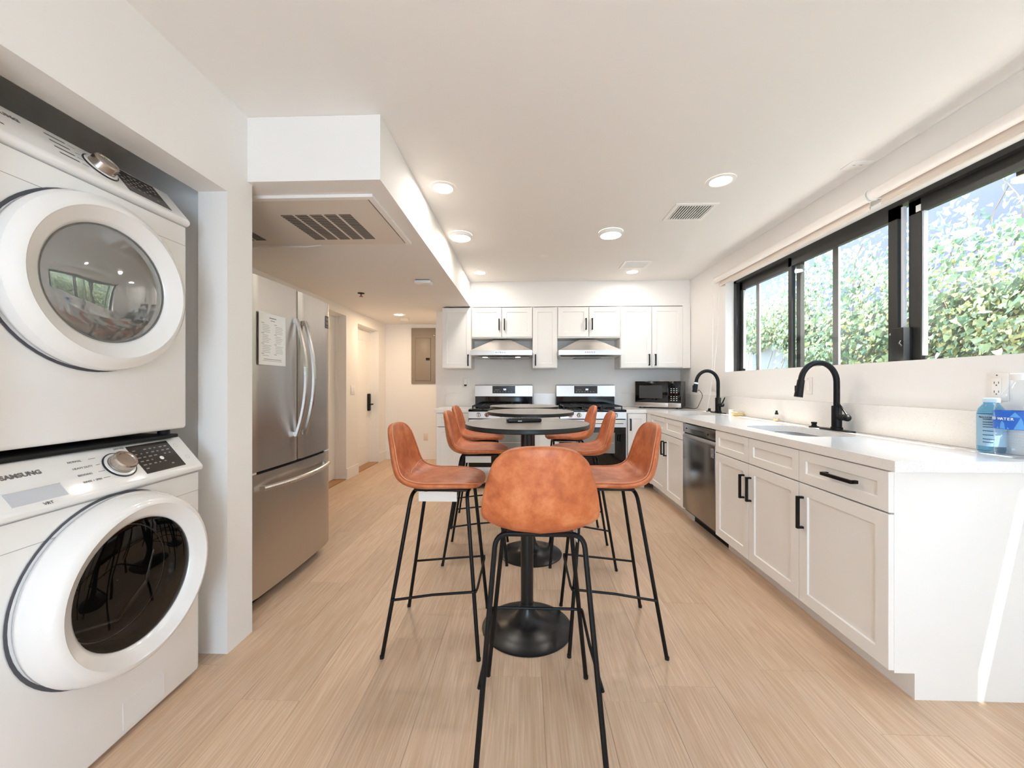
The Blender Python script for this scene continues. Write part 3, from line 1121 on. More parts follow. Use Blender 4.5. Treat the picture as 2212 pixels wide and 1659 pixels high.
text_part('badge_letters', 'LG', 0.022, frame_matrix((0.543, -0.0216, 0.697), (1, 0, 0), (0, 0, 1)), MATS['print_dark2'], bg_, 'CENTER')

# ================================================================== REFRIGERATOR
fg = thing('refrigerator', 'tall stainless french-door refrigerator with bottom freezer drawer', 'refrigerator', (-1.405, 2.38, 0))
hw = 0.41
obj('cabinet_shell', B().rbox(-0.74, -hw + 0.006, 0.05, -0.075, hw - 0.006, 1.770, 0.008), mat('fridge_side', (120, 117, 114), 0.45), fg)
obj('base_grille', B().box(-0.70, -hw + 0.02, 0.0, -0.09, hw - 0.02, 0.05), BLACKM, fg)


def bowed(y0, y1, z0, z1, bulge=0.012, d=0.068, r=0.010):
    n = 14
    poly = [(-d, y0)]
    for i in range(n + 1):
        u = i / n
        y = y0 + (y1 - y0) * u
        yy = y / hw
        x = -bulge * yy * yy
        e = min(u, 1 - u) * (y1 - y0)
        if e < r:
            x -= r - math.sqrt(max(r * r - (r - e) ** 2, 0))
        poly.append((x, y))
    poly.append((-d, y1))
    return B().prism(poly, 'z', z0, z1)


doorL = obj('door', bowed(-hw, -0.003, 0.737, 1.778), STEELV, fg)
doorR = obj('door', bowed(0.003, hw, 0.737, 1.778), STEELV, fg)
drw = obj('freezer_drawer', bowed(-hw, hw, 0.070, 0.722), STEELV, fg)
obj('gasket', B().box(-0.07, -hw + 0.02, 0.722, -0.03, hw - 0.02, 0.737), BLACKM, fg)
for yy in (-hw + 0.03, hw - 0.03):
    obj('hinge', B().rbox(-0.065, yy - 0.025, 0.7225, -0.018, yy + 0.025, 0.7365, 0.003), WHITEP, fg)
for dpar, yy in ((doorL, -0.045), (doorR, 0.045)):
    pts = []
    for i in range(17):
        u = i / 16
        pts.append((0.012 + 0.062 * (1 - (2 * u - 1) ** 2), yy, 0.885 + 0.715 * u))
    hb = B()
    pr = [(-0.008, -0.013), (0.006, -0.013), (0.010, -0.006), (0.010, 0.006), (0.006, 0.013), (-0.008, 0.013)]
    vs, fs = [], []
    for p in pts:
        vs += [(p[0] + q[0], p[1] + q[1], p[2]) for q in pr]
    for j in range(len(pts) - 1):
        for i in range(6):
            fs.append((j * 6 + i, j * 6 + (i + 1) % 6, (j + 1) * 6 + (i + 1) % 6, (j + 1) * 6 + i))
    fs += [tuple(range(5, -1, -1)), tuple(range((len(pts) - 1) * 6, len(pts) * 6))]
    hb.add(vs, fs)
    for z in (0.90, 1.585):
        hb.box(-0.004, yy - 0.009, z - 0.012, 0.016, yy + 0.009, z + 0.012)
    obj('handle', hb, STEELH, dpar)
pts = [(0.012 + 0.055 * (1 - (2 * i / 16 - 1) ** 2), -0.345 + 0.69 * i / 16, 0.645) for i in range(17)]
hb = B().tube(pts, 0.014, 10)
for yy in (-0.335, 0.335):
    hb.box(-0.012, yy - 0.012, 0.633, 0.018, yy + 0.012, 0.657)
obj('handle', hb, STEELH, drw)
bd = obj('badge', B().box(-0.010, 0.335, 1.60, -0.0055, 0.375, 1.685), mat('badge_dark', (72, 68, 66), 0.4), doorR)
bk = B()
for i, (a, b_) in enumerate(((1.655, 1.675), (1.625, 1.645), (1.606, 1.616))):
    bk.box(-0.0058, 0.342, a, -0.005, 0.350, b_).box(-0.0058, 0.355, a, -0.005, 0.369, b_ - 0.004)
obj('badge_marks', bk, MATS['print_pale'], bd)

# printed house sheet held on the fridge door
sh = thing('paper_sheet', 'printed white instruction sheet stuck on the refrigerator door', 'paper', (-1.4058, 2.13, 1.306))
obj('page', B().box(0.0, -0.115, 0.0, 0.0012, 0.115, 0.283), PAPER, sh)
pr = B()
rnd = random.Random(3)
for cx, n in ((-0.095, 20), (0.012, 19)):
    z = 0.225
    for i in range(n):
        if i % 6 == 0:
            pr.box(0.0012, cx, z, 0.0015, cx + 0.022, z + 0.0028)
        else:
            pr.box(0.0012, cx + 0.01, z, 0.0015, cx + 0.01 + rnd.uniform(0.045, 0.072), z + 0.0016)
        z -= 0.0092
pr.box(0.0012, -0.075, 0.030, 0.0015, 0.075, 0.033).box(0.0012, -0.085, 0.022, 0.0015, 0.08, 0.0236)
pr.box(0.0012, -0.018, 0.243, 0.0015, 0.018, 0.247)
obj('print', pr, mat('ink_pale', (150, 150, 152), 0.7), sh)
obj('heading', B().box(0.0012, -0.03, 0.256, 0.0015, 0.03, 0.262), mat('ink_pale', (150, 150, 152), 0.7), sh)

# ================================================================== WASHER AND DRYER
CONS = mat('console_display', (58, 54, 52), 0.12)
LETTER = mat('grey_lettering', (120, 112, 112), 0.4)
PRINTD = mat('console_print', (105, 100, 100), 0.5)


def laundry(name, label, loc, rotz, washer):
    t = thing(name, label, name.split('_')[1], loc, rotz)
    hw = 0.343
    Hh = 0.985
    cz0 = 0.852
    cx1 = -0.085
    body = [(0.0, 0.02), (0.0, cz0), (-0.02, cz0 + 0.004), (-0.70, Hh - 0.03), (-0.74, Hh - 0.03), (-0.74, 0.02)]
    bb_ = B().prism([(p[0], p[1]) for p in body], 'y', -hw, hw)
    shell = B().bevelled(bb_, 0.014, 3, 0.5)
    obj('body', shell, WHITEG, t)
    for fx in (-0.06, -0.68):
        for fy in (-0.30, 0.30):
            obj('foot', B().cyl((fx, fy, 0), (fx, fy, 0.022), 0.02), BLACKM, t)
    con = B().prism([(0.004, cz0 - 0.008), (0.016, cz0 + 0.002), (0.014, cz0 + 0.016), (cx1, Hh), (-0.74, Hh), (-0.74, cz0 + 0.02), (-0.03, cz0 - 0.008)], 'y', -hw, hw)
    cn = obj('console', B().bevelled(con, 0.010, 3, 0.45), WHITEG, t)
    p0 = Vector((0.014, 0, cz0 + 0.016))
    p1 = Vector((cx1, 0, Hh))
    up = (p1 - p0).normalized()
    nrm = Vector((up.z, 0, -up.x))
    SL = (p1 - p0).length

    def on(y, s, lift=0.0006):           # console surface: s = fraction up the slope
        q = p0 + up * (SL * s) + nrm * lift
        return (q.x, y, q.z)

    def con_m(y, s, lift=0.0006):
        return frame_matrix(on(y, s, lift), (0, 1, 0), up)

    def con_box(y0, y1, s0, s1, d0, d1):
        vs = []
        for lift in (d0, d1):
            for yy, ss in ((y0, s0), (y1, s0), (y1, s1), (y0, s1)):
                vs.append(on(yy, ss, lift))
        return B().add(vs, [(0, 3, 2, 1), (4, 5, 6, 7), (0, 1, 5, 4), (1, 2, 6, 5), (2, 3, 7, 6), (3, 0, 4, 7)])
    # dial
    M = con_m(0.045, 0.50, 0.0)
    dial = obj('dial', B().lathe([(0.050, 0.0), (0.050, 0.003), (0.047, 0.004)], 32).xf(M), mat('dial_ring', (40, 38, 40), 0.3), cn)
    obj('dial_collar', B().lathe([(0.046, 0.0035), (0.045, 0.0055), (0.038, 0.006)], 32).xf(M), WHITEG, dial)
    obj('dial_cap', B().lathe([(0.037, 0.004), (0.036, 0.030), (0.032, 0.034), (0.026, 0.034), (0.024, 0.031), (0.001, 0.031)], 32).xf(M), mat('dial_metal', (190, 180, 172), 0.18, metal=1.0), dial)
    dp = obj('display', con_box(0.106, 0.270, 0.12, 0.93, 0.0002, 0.0012), CONS, cn)
    mk = B()
    rn = random.Random(5)
    for r in range(6):
        for c in range(7):
            if rn.random() < 0.72:
                yy = 0.116 + c * 0.021
                ss = 0.24 + r * 0.105
                q = con_box(yy, yy + rn.uniform(0.006, 0.013), ss, ss + 0.028, 0.0013, 0.0016)
                mk.add(q.v, q.f)
    obj('display_print', mk, mat('display_text', (150, 142, 136), 0.5), dp)
    if washer:
        sp = obj('power_light', B().lathe([(0.008, 0.0), (0.001, 0.001)], 16).xf(con_m(0.20, 0.46, 0.0016)), mat('power_white', (245, 245, 245), 0.4), dp)
    ic = B()
    for (yy, ss) in ((0.292, 0.72), (0.302, 0.42), (0.303, 0.30)):
        ic.lathe([(0.008, 0.0), (0.0092, 0.0)], 16).v
    iv = B()
    for (yy, ss) in ((0.292, 0.74), (0.303, 0.34)):
        r_ = B().lathe([(0.0072, 0.0), (0.0086, 0.0)], 16).xf(con_m(yy, ss, 0.0008))
        iv.add(r_.v, r_.f)
    obj('option_icons', iv, mat('icon_pale', (190, 186, 184), 0.5), cn)
    left = ['NORMAL', 'HEAVY DUTY', 'BEDDING', 'RINSE + SPIN'] if washer else ['NORMAL', 'HEAVY DUTY', 'BEDDING', 'TIME DRY']
    right = ['QUICK WASH', 'PERM PRESS', 'DELICATES', 'ACTIVE WEAR'] if washer else ['QUICK DRY', 'PERM PRESS', 'DELICATES', 'ACTIVE WEAR']
    ln = B()
    for i, s_ in enumerate(left):
        ss = 0.76 - i * 0.17
        if washer:
            text_part('lettering', s_, 0.0095, con_m(-0.088, ss), PRINTD, cn, 'LEFT', 0.0002)
        else:
            q = con_box(-0.088, -0.035, ss + 0.01, ss + 0.05, 0.0004, 0.0008)
            ln.add(q.v, q.f)
        q = con_box(-0.028 if i != 1 else -0.02, -0.008, ss + 0.02, ss + 0.028, 0.0004, 0.0008)
        ln.add(q.v, q.f)
    for i, s_ in enumerate(right):
        ss = 0.90 - i * 0.15
        if washer:
            text_part('lettering', s_, 0.0085, con_m(0.101, ss), PRINTD, cn, 'RIGHT', 0.0002, sx=0.7)
    obj('guide_lines', ln, PRINTD, cn)
    text_part('brand_lettering', 'SAMSUNG', 0.0195, con_m(-0.252 if washer else -0.243, 0.66), LETTER, cn, 'LEFT', 0.0006, 0.0006, 1.02)
    # front seams
    sm = B().box(-0.002, -hw + 0.012, cz0 - 0.012, 0.0012, hw - 0.012, cz0 - 0.0095)
    sm.box(-0.002, -hw + 0.004, 0.765, 0.0008, hw - 0.004, 0.7665)
    obj('seam', sm, mat('seam_grey', (170, 165, 164), 0.6), t)
    if washer:
        rec = obj('drawer_grip', con_box(-0.272, -0.142, 0.10, 0.38, -0.0005, 0.0006), mat('grip_shade', (198, 202, 210), 0.3), cn)
        obj('grip_lip', con_box(-0.272, -0.142, 0.375, 0.40, 0.0, 0.0035), WHITEG, rec)
        text_part('model_lettering', 'VRT', 0.013, con_m(-0.21, 0.0, 0.001), mat('print_black', (50, 48, 48), 0.5), cn, 'LEFT', 0.0002)
        fl_ = B().box(-0.001, -0.22, 0.05, 0.0008, -0.222, 0.145).box(-0.001, -0.22, 0.143, 0.0008, 0.0, 0.145).box(-0.001, -0.002, 0.05, 0.0008, 0.0, 0.145)
        obj('filter_flap', B().box(0.0, 0.02, 0.045, 0.0015, 0.175, 0.135), mat('flap_white', (232, 229, 227), 0.3), t)
    else:
        obj('model_print', con_box(-0.275, -0.215, 0.26, 0.30, 0.0004, 0.0008), PRINTD, cn)
    # door
    cz = 0.558 if washer else 0.522
    cy = 0.0
    RO = 0.283 if washer else 0.277
    GR = 0.198 if washer else 0.186
    T = 0.108 if washer else 0.080
    prof = [(RO - 0.012, 0.001), (RO - 0.006, 0.010), (RO, 0.018), (RO + 0.002, 0.034), (RO - 0.004, 0.055), (RO - 0.018, T - 0.014), (RO - 0.030, T - 0.004), (RO - 0.040, T - 0.002), (RO - 0.046, T - 0.007),
            (GR + 0.014, T - 0.020), (GR + 0.003, T - 0.030), (GR, T - 0.038)]
    dr = obj('door', B().lathe(prof, 72, 'x', (0, cy, cz)), WHITEG, t)
    obj('shadow_gap', B().lathe([(RO - 0.004, 0.0005), (RO + 0.006, 0.0025)], 64, 'x', (0, cy, cz)), mat('gap_grey', (95, 95, 100), 0.6), t)
    if washer:
        gl = [(GR, T - 0.034), (GR - 0.02, T - 0.030), (GR - 0.09, T - 0.026), (0.001, T - 0.024)]
        obj('door_glass', B().lathe(gl, 56, 'x', (0, cy, cz)), SMOKED, dr)
        tub = [(GR + 0.002, T - 0.036), (GR - 0.004, T - 0.060), (GR - 0.012, 0.015), (GR - 0.022, 0.006), (GR - 0.024, -0.02)]
        obj('glass_rim', B().lathe(tub, 56, 'x', (0, cy, cz)), mat('rim_dark', (38, 35, 34), 0.25), dr)
        obj('seal_ring', B().lathe([(GR - 0.030, -0.010), (GR - 0.026, 0.002), (GR - 0.034, 0.004), (GR - 0.036, -0.006)], 56, 'x', (0, cy, cz)), CHROME, dr)
        # the drum is a cup inside the cabinet front
        obj('drum', B().lathe([(GR - 0.022, -0.018), (GR - 0.020, -0.0002)], 56, 'x', (0, cy, cz)).lathe([(GR - 0.024, -0.0001), (GR - 0.09, 0.0016), (0.001, 0.0022)], 56, 'x', (0, cy, cz)), mat('drum_dark', (20, 17, 15), 0.35), dr)
        obj('drum_fin', B().tube([(0.012, cy - 0.145, cz - 0.085), (0.03, cy - 0.03, cz - 0.115), (0.03, cy + 0.07, cz - 0.04), (0.02, cy + 0.11, cz + 0.055)], [0.004, 0.008, 0.007, 0.003], 8), CHROME, dr)
    else:
        gl = [(GR + 0.001, T - 0.036), (GR - 0.012, T - 0.028), (GR - 0.05, T - 0.016), (GR - 0.10, T - 0.008), (0.001, T - 0.005)]
        obj('door_glass', B().lathe(gl, 64, 'x', (0, cy, cz)), DRYGLASS, dr)
        obj('glass_ring', B().lathe([(GR + 0.003, T - 0.035), (GR + 0.0005, T - 0.031), (GR - 0.003, T - 0.033)], 56, 'x', (0, cy, cz)), mat('ring_grey', (120, 118, 116), 0.3), dr)
    return t


laundry('clothes_washer', 'white front-loading washer with a dark round door under the dryer', (-1.340, 1.238, 0), math.radians(2.0), True)
laundry('clothes_dryer', 'white front-loading dryer with a grey glass door stacked on the washer', (-1.392, 1.222, 1.001), 0, False)
tag(obj('stacking_rail', B().rbox(-2.05, 0.905, 0.9865, -1.412, 1.545, 1.0005, 0.003), BLACKM), 'black stacking rail between the washer and the dryer', 'rail')

# ================================================================== BAR TABLES AND STOOLS


def table():
    t = thing('bar_table', 'x', 'table', (0, 0, 0), 0, 'round black bar tables')
    pf = [(0.221, 0.0), (0.222, 0.004), (0.215, 0.008), (0.16, 0.016), (0.10, 0.030), (0.062, 0.052), (0.042, 0.085), (0.034, 0.115), (0.033, 0.125)]
    obj('base', B().lathe(pf, 56, cap0=True, cap1=True), mat('base_black', (26, 25, 25), 0.30), t)
    obj('pole', B().cyl((0, 0, 0.12), (0, 0, 0.985), 0.031, n=24), MATS['base_black'], t)
    obj('mount_plate', B().cyl((0, 0, 0.975), (0, 0, 0.988), 0.11, n=28), BLACKM, t)
    top = B().lathe([(0.290, 0.9885), (0.303, 0.9885), (0.3055, 0.991), (0.3055, 1.009), (0.3045, 1.0105)], 72, cap0=True)
    tp = obj('tabletop', B().lathe([(0.3045, 1.0105), (0.001, 1.0112)], 72), TABLETOP, t)
    obj('edge_band', top, TABLEEDGE, tp)
    return t


def stool():
    t = thing('bar_stool', 'x', 'stool', (0, 0, 0), 0, 'tan leather bar stools')
    # legs: front and rear hoops, each tube one leg plus its half of the top bar
    zt = 0.705
    r = 0.0088

    def leg(fx, fy, tx, ty):
        a = Vector((fx, fy, 0.0))
        k = Vector((tx, ty, zt))
        d = (k - a).normalized()
        pts = [a, a + (k - a) * 0.3, a + (k - a) * 0.6, k - d * 0.045]
        e = Vector((tx, 0.0, zt))
        d2 = (e - k).normalized()
        for i in range(1, 6):
            u = i / 6
            p = (k - d * 0.045) * (1 - u) ** 2 + k * (2 * u * (1 - u)) + (k + d2 * 0.045) * u * u
            pts.append(p)
        pts += [k + d2 * 0.045, e]
        return B().tube(pts, r, 10)
    for sx, fx, tx in ((-1, -0.2125, -0.098), (1, 0.2125, 0.150)):
        for sy in (-1, 1):
            lg = obj('leg', leg(fx, sy * 0.20, tx, sy * (0.145 if sx < 0 else 0.125)), BLACK, t)
            obj('foot_cap', B().cyl((fx, sy * 0.20, 0), (fx, sy * 0.2, 0.012), 0.0098, n=10), BLACKM, lg)
    # footrest on three sides
    zr, zf = 0.25, 0.288

    def at(fx, tx, fy, ty, z):
        u = z / zt
        return (fx + (tx - fx) * u, fy + (ty - fy) * u, z)
    for sy in (-1, 1):
        p = at(-0.2125, -0.098, sy * 0.2, sy * 0.145, zr)
        q = at(0.2125, 0.15, sy * 0.2, sy * 0.125, zf)
        obj('footrest', B().tube([(p[0] - 0.004, p[1] + sy * 0.012, p[2]), ((p[0] + q[0]) / 2, q[1] + sy * 0.012, (p[2] + q[2]) / 2 + 0.003), (q[0] + 0.004, q[1] + sy * 0.012, q[2])], 0.0058, 8), BLACK, t)
    q = at(0.2125, 0.15, 0.2, 0.125, zf)
    obj('footrest', B().tube([(q[0] + 0.010, -q[1] - 0.014, zf), (q[0] + 0.014, -q[1] + 0.02, zf), (q[0] + 0.014, q[1] - 0.02, zf), (q[0] + 0.010, q[1] + 0.014, zf)], 0.0058, 8), BLACK, t)
    obj('seat_plate', B().rbox(-0.10, -0.11, 0.708, 0.15, 0.11, 0.718, 0.003), BLACKM, t)
    # upholstered shell: stations (x, z, half width, side curl, half thickness)
    st = [(0.214, 0.728, 0.020, 0.0, 0.006), (0.209, 0.733, 0.085, 0.0, 0.012), (0.196, 0.738, 0.125, 0.0, 0.016), (0.165, 0.744, 0.160, 0.0, 0.0185), (0.11, 0.746, 0.182, 0.1, 0.0195),
          (0.04, 0.741, 0.191, 0.3, 0.0195), (-0.03, 0.734, 0.193, 0.5, 0.0195), (-0.09, 0.732, 0.192, 0.8, 0.0195), (-0.140, 0.742, 0.191, 1.1, 0.019), (-0.176, 0.770, 0.190, 1.2, 0.0185),
          (-0.194, 0.815, 0.186, 1.2, 0.018), (-0.204, 0.865, 0.177, 1.2, 0.0175), (-0.211, 0.915, 0.162, 1.2, 0.017), (-0.217, 0.958, 0.146, 1.1, 0.0165), (-0.221, 0.988, 0.118, 1.0, 0.0155),
          (-0.223, 1.004, 0.084, 0.9, 0.013), (-0.2235, 1.010, 0.052, 0.8, 0.010), (-0.2238, 1.013, 0.012, 0.8, 0.005)]
    S = spline(st, 3)
    n = 36
    vs, fs, rim = [], [], {-1: [], 1: []}
    for i, s in enumerate(S):
        a = S[max(i - 1, 0)]
        b = S[min(i + 1, len(S) - 1)]
        tx, tz = b[0] - a[0], b[1] - a[1]
        l = math.hypot(tx, tz) or 1
        nx, nz = tz / l, -tx / l                 # towards the sitter
        W, curl, T = max(s[2], 0.002), s[3], s[4]
        for j in range(n):
            t_ = 2 * PI * j / n
            c, q = math.cos(t_), math.sin(t_)
            ya = math.copysign(abs(c) ** 0.5, c) * W
            h = math.copysign(abs(q) ** 0.75, q) * T
            h += curl * ya * ya
            vs.append((s[0] + nx * h, ya, s[1] + nz * h))
        for sg in (-1, 1):
            ya = sg * W * 0.955
            h = T * 0.66 + curl * ya * ya
            rim[sg].append((s[0] + nx * h, ya, s[1] + nz * h))
    for i in range(len(S) - 1):
        for j in range(n):
            fs.append((i * n + j, i * n + (j + 1) % n, (i + 1) * n + (j + 1) % n, (i + 1) * n + j))
    fs += [tuple(range(n - 1, -1, -1)), tuple(range((len(S) - 1) * n, len(S) * n))]
    sh = obj('seat_shell', B().add(vs, fs), LEATHER, t, angle=80)
    loop = rim[-1][2:-1] + rim[1][2:-1][::-1]
    obj('piping', B().tube(loop + [loop[0]], 0.0026, 6, False), STITCH, sh)
    # seam where the back meets the seat
    i0 = min(range(len(S)), key=lambda i: abs(S[i][0] + 0.150) + abs(S[i][1] - 0.748))
    cr = []
    for k_ in range(-12, 13):
        u = k_ / 12 * 0.93
        i = i0 + int(round(abs(u) * 2.4))
        s_, a, b = S[i], S[i - 1], S[i + 1]
        tx, tz = b[0] - a[0], b[1] - a[1]
        l = math.hypot(tx, tz)
        ya = u * s_[2]
        h = (1 - u ** 4) ** 0.375 * s_[4] + s_[3] * ya * ya + 0.0004
        cr.append((s_[0] + tz / l * h, ya, s_[1] - tx / l * h))
    obj('seat_seam', B().tube([tuple(p) for p in spline(cr[::3], 4)], 0.0022, 6), STITCH, sh)
    obj('paper_label', B().box(-0.07, -0.128, 0.668, 0.105, -0.126, 0.712), mat('label_paper', (226, 222, 214), 0.6), t, label='white paper label hanging under the seat')
    return t


tb = table()
TB = [(0.008, 1.94, 'round black bar table with a remote control on top'),
      (0.036, 2.785, 'round black bar table standing between the other two bar tables'),
      (-0.010, 3.48, 'round black bar table nearest the stoves')]
for i, (x, y, lb) in enumerate(TB):
    o = tb if i == 0 else dup(tb, (x, y, 0), 0)
    o.location = (x, y, 0)
    o['label'] = lb

stl = stool()
ST = [(-0.416, 1.894, 0.0, 'tan leather bar stool at the remote control table on the refrigerator side'),
      (0.405, 1.929, PI, 'tan leather bar stool at the remote control table on the window side'),
      (0.047, 1.395, PI / 2, 'tan leather bar stool at the end of the table row, facing the stoves'),
      (-0.342, 2.778, 0.03, 'tan leather bar stool at the middle table on the refrigerator side'),
      (0.385, 2.752, PI - 0.06, 'tan leather bar stool at the middle table on the window side'),
      (-0.406, 3.437, 0.0, 'tan leather bar stool at the table nearest the stoves on the hallway side'),
      (0.395, 3.50, PI, 'tan leather bar stool at the table nearest the stoves on the window side')]
for i, (x, y, a, lb) in enumerate(ST):
    o = stl if i == 0 else dup(stl, (x, y, 0), a)
    o.location, o.rotation_euler = (x, y, 0), (0, 0, a)
    o['label'] = lb

# remote control
rc = thing('remote_control', 'black remote control lying on a round bar table', 'remote', (-0.008, 1.955, 1.0114), math.radians(14))
obj('case', B().rbox(-0.088, -0.022, 0.0, 0.088, 0.022, 0.020, 0.007, 3), mat('remote_black', (16, 16, 16), 0.35), rc)
for i in range(11):
    for j in range(3):
        if (i + j) % 4 != 3:
            obj('button', B().rbox(-0.075 + i * 0.0135, -0.015 + j * 0.0115, 0.0195, -0.066 + i * 0.0135, -0.0085 + j * 0.0115, 0.0225, 0.001, 1), mat('remote_button', (90, 86, 82), 0.5), rc)
obj('logo', B().box(-0.035, -0.0224, 0.006, -0.015, -0.0215, 0.010), mat('print_white', (215, 215, 215), 0.5), rc)

# ================================================================== SMALL THINGS ON THE WORKTOP
def bottle_soap():
    t = thing('soap_bottle', 'small clear soap bottle with a black dropper cap beside the window wall', 'bottle', (1.945, 3.10, CT + 0.0005))
    obj('flask', B().lathe([(0.016, 0.0), (0.022, 0.004), (0.023, 0.03), (0.018, 0.042), (0.010, 0.047), (0.010, 0.053)], 20, cap0=True), PLASTIC, t)
    obj('liquid', B().lathe([(0.015, 0.002), (0.0205, 0.006), (0.0205, 0.022), (0.001, 0.0225)], 20, cap0=True), mat('soap_amber', (225, 196, 150), 0.3), t)
    obj('cap', B().lathe([(0.012, 0.053), (0.012, 0.066), (0.008, 0.068), (0.0075, 0.082), (0.001, 0.085)], 16), BLACKM, t)


bottle_soap()
sp = thing('kitchen_sponge', 'yellow sponge lying by the backsplash next to the white cup', 'sponge', (1.945, 3.66, CT + 0.0005))
obj('foam', B().rbox(-0.03, -0.05, 0.0, 0.03, 0.05, 0.026, 0.005, 2), mat('sponge_yellow', (226, 205, 150), 0.9), sp)
obj('scour_pad', B().box(-0.029, -0.049, 0.0262, 0.029, 0.049, 0.031), mat('scour_pad', (222, 212, 185), 0.95), sp)
cu = thing('white_cup', 'small white cup between the yellow sponge and the taped faucet', 'cup', (1.945, 3.765, CT + 0.0005))
obj('wall', B().lathe([(0.021, 0.0), (0.024, 0.048), (0.0225, 0.048), (0.0195, 0.004), (0.001, 0.004)], 22, cap0=True), WHITEP, cu)

BLUE = mat('label_blue', (44, 104, 200), 0.4)
LBLUE = mat('label_light_blue', (96, 164, 226), 0.4)
jg = thing('water_jug', 'large clear plastic water jug with a blue label on the worktop end', 'jug', (1.919, 1.583, CT + 0.0005))
prof = [(0.055, 0.0), (0.068, 0.004), (0.074, 0.02)]
for i in range(7):
    z = 0.03 + i * 0.011
    prof += [(0.0755, z), (0.0735, z + 0.0055)]
prof += [(0.0755, 0.108), (0.0755, 0.185), (0.073, 0.20), (0.066, 0.225), (0.052, 0.255), (0.036, 0.280), (0.024, 0.294), (0.021, 0.30), (0.021, 0.312)]
prof = [(r * 0.90, z) for r, z in prof]
obj('shell', B().lathe(prof, 40, cap0=True), PLASTIC, jg)
obj('cap', B().lathe([(0.026, 0.302), (0.027, 0.306), (0.027, 0.326), (0.024, 0.329), (0.001, 0.329)], 26), WHITEP, jg)
lb = obj('label', B().lathe([(0.0690, 0.112), (0.0690, 0.182)], 40), BLUE, jg)
tri = B()


def on_jug(a, z, r=0.0694):
    return (r * math.cos(a), r * math.sin(a), z)


for a0, a1, a2, za, zb in ((-3.85, -3.45, -3.65, 0.150, 0.18), (-3.45, -2.85, -3.15, 0.114, 0.145), (-2.85, -2.45, -2.65, 0.16, 0.18), (-2.7, -2.2, -2.45, 0.114, 0.16)):
    vs = [on_jug(a0, za), on_jug((a0 + a1) / 2, za, 0.0698), on_jug(a1, za), on_jug(a2, zb)]
    tri.add(vs, [(0, 1, 3), (1, 2, 3)])
obj('label_peaks', tri, LBLUE, lb)
# lettering wrapped round the jug
txt = 'PURIFIED WATER'
for i, ch in enumerate(txt):
    if ch == ' ':
        continue
    a = -4.50 + i * 0.135
    M = frame_matrix(on_jug(a, 0.148, 0.0700), (-math.sin(a), math.cos(a), 0), (0, 0, 1))
    text_part('lettering', ch, 0.0135, M, PAPER, lb, 'CENTER', 0.0002, 0.0004)

bt = thing('water_bottle', 'small blue water bottle with a white cap beside the large jug', 'bottle', (1.946, 1.703, CT + 0.0005))
prof = [(0.030, 0.0), (0.038, 0.004), (0.040, 0.012)]
for i in range(5):
    z = 0.02 + i * 0.022
    prof += [(0.0405, z), (0.0405, z + 0.016), (0.038, z + 0.019)]
prof += [(0.0405, 0.132), (0.0405, 0.165), (0.036, 0.185), (0.026, 0.200), (0.022, 0.205), (0.022, 0.212)]
obj('shell', B().lathe(prof, 32, cap0=True), BLUEPL, bt)
obj('cap', B().lathe([(0.0245, 0.211), (0.025, 0.214), (0.025, 0.226), (0.022, 0.229), (0.001, 0.229)], 24), mat('cap_pale', (205, 225, 238), 0.4), bt)
lb2 = obj('label', B().lathe([(0.0412, 0.03), (0.0412, 0.162)], 32), mat('label_sheer_blue', (150, 186, 208), 0.4), bt)
nf = B()
for zz, w_ in ((0.140, 0.30), (0.128, 0.36), (0.118, 0.4), (0.108, 0.34), (0.092, 0.4), (0.075, 0.36), (0.058, 0.4), (0.045, 0.36)):
    for k_ in range(6):
        a = -3.0 + k_ * w_ / 3
        a2 = a + w_ / 3.2
        nf.add([(0.0415 * math.cos(a), 0.0415 * math.sin(a), zz), (0.0415 * math.cos(a2), 0.0415 * math.sin(a2), zz), (0.0415 * math.cos(a2), 0.0415 * math.sin(a2), zz + 0.003), (0.0415 * math.cos(a), 0.0415 * math.sin(a), zz + 0.003)], [(0, 1, 2, 3)])
obj('label_print', nf, mat('print_navy', (40, 56, 74), 0.5), lb2)
for i, ch in enumerate('Nutrition Facts'):
    if ch == ' ':
        continue
    a = -3.25 + i * 0.115
    M = frame_matrix((0.0416 * math.cos(a), 0.0416 * math.sin(a), 0.147), (-math.sin(a), math.cos(a), 0), (0, 0, 1))
    text_part('lettering', ch, 0.0085, M, MATS['print_navy'], lb2, 'CENTER', 0.0002, 0.0003)

# ================================================================== PLATES, PANELS AND CEILING FITTINGS
def wall_plate_right(name, label, y, z, kind):
    t = thing(name, label, 'outlet' if kind == 'outlet' else 'switch', (XR - 0.0005, y, z))
    obj('plate', B().rbox(-0.006, -0.038, 0, 0.0, 0.038, 0.12, 0.003), mat('plate_cream', (232, 226, 219), 0.4), t)
    if kind == 'outlet':
        f = obj('receptacle', B().rbox(-0.008, -0.017, 0.022, -0.006, 0.017, 0.098, 0.002), mat('plate_cream2', (238, 233, 227), 0.35), t)
        s = B()
        for zz in (0.036, 0.074):
            s.box(-0.0086, -0.009, zz, -0.008, -0.0065, zz + 0.009).box(-0.0086, 0.0065, zz, -0.008, 0.009, zz + 0.009)
            s.cyl((-0.0086, 0, zz - 0.006), (-0.008, 0, zz - 0.006), 0.003, n=10)
        obj('slots', s, mat('slot_brown', (110, 90, 80), 0.6), f)
    else:
        obj('rocker', B().rbox(-0.0085, -0.017, 0.027, -0.006, 0.017, 0.093, 0.002), MATS['plate_cream2'] if 'plate_cream2' in MATS else mat('plate_cream2', (238, 233, 227), 0.35), t)
    obj('screw', B().cyl((-0.0068, 0, 0.110), (-0.006, 0, 0.110), 0.003, n=10), MATS['slot_brown'], t) if 'slot_brown' in MATS else None


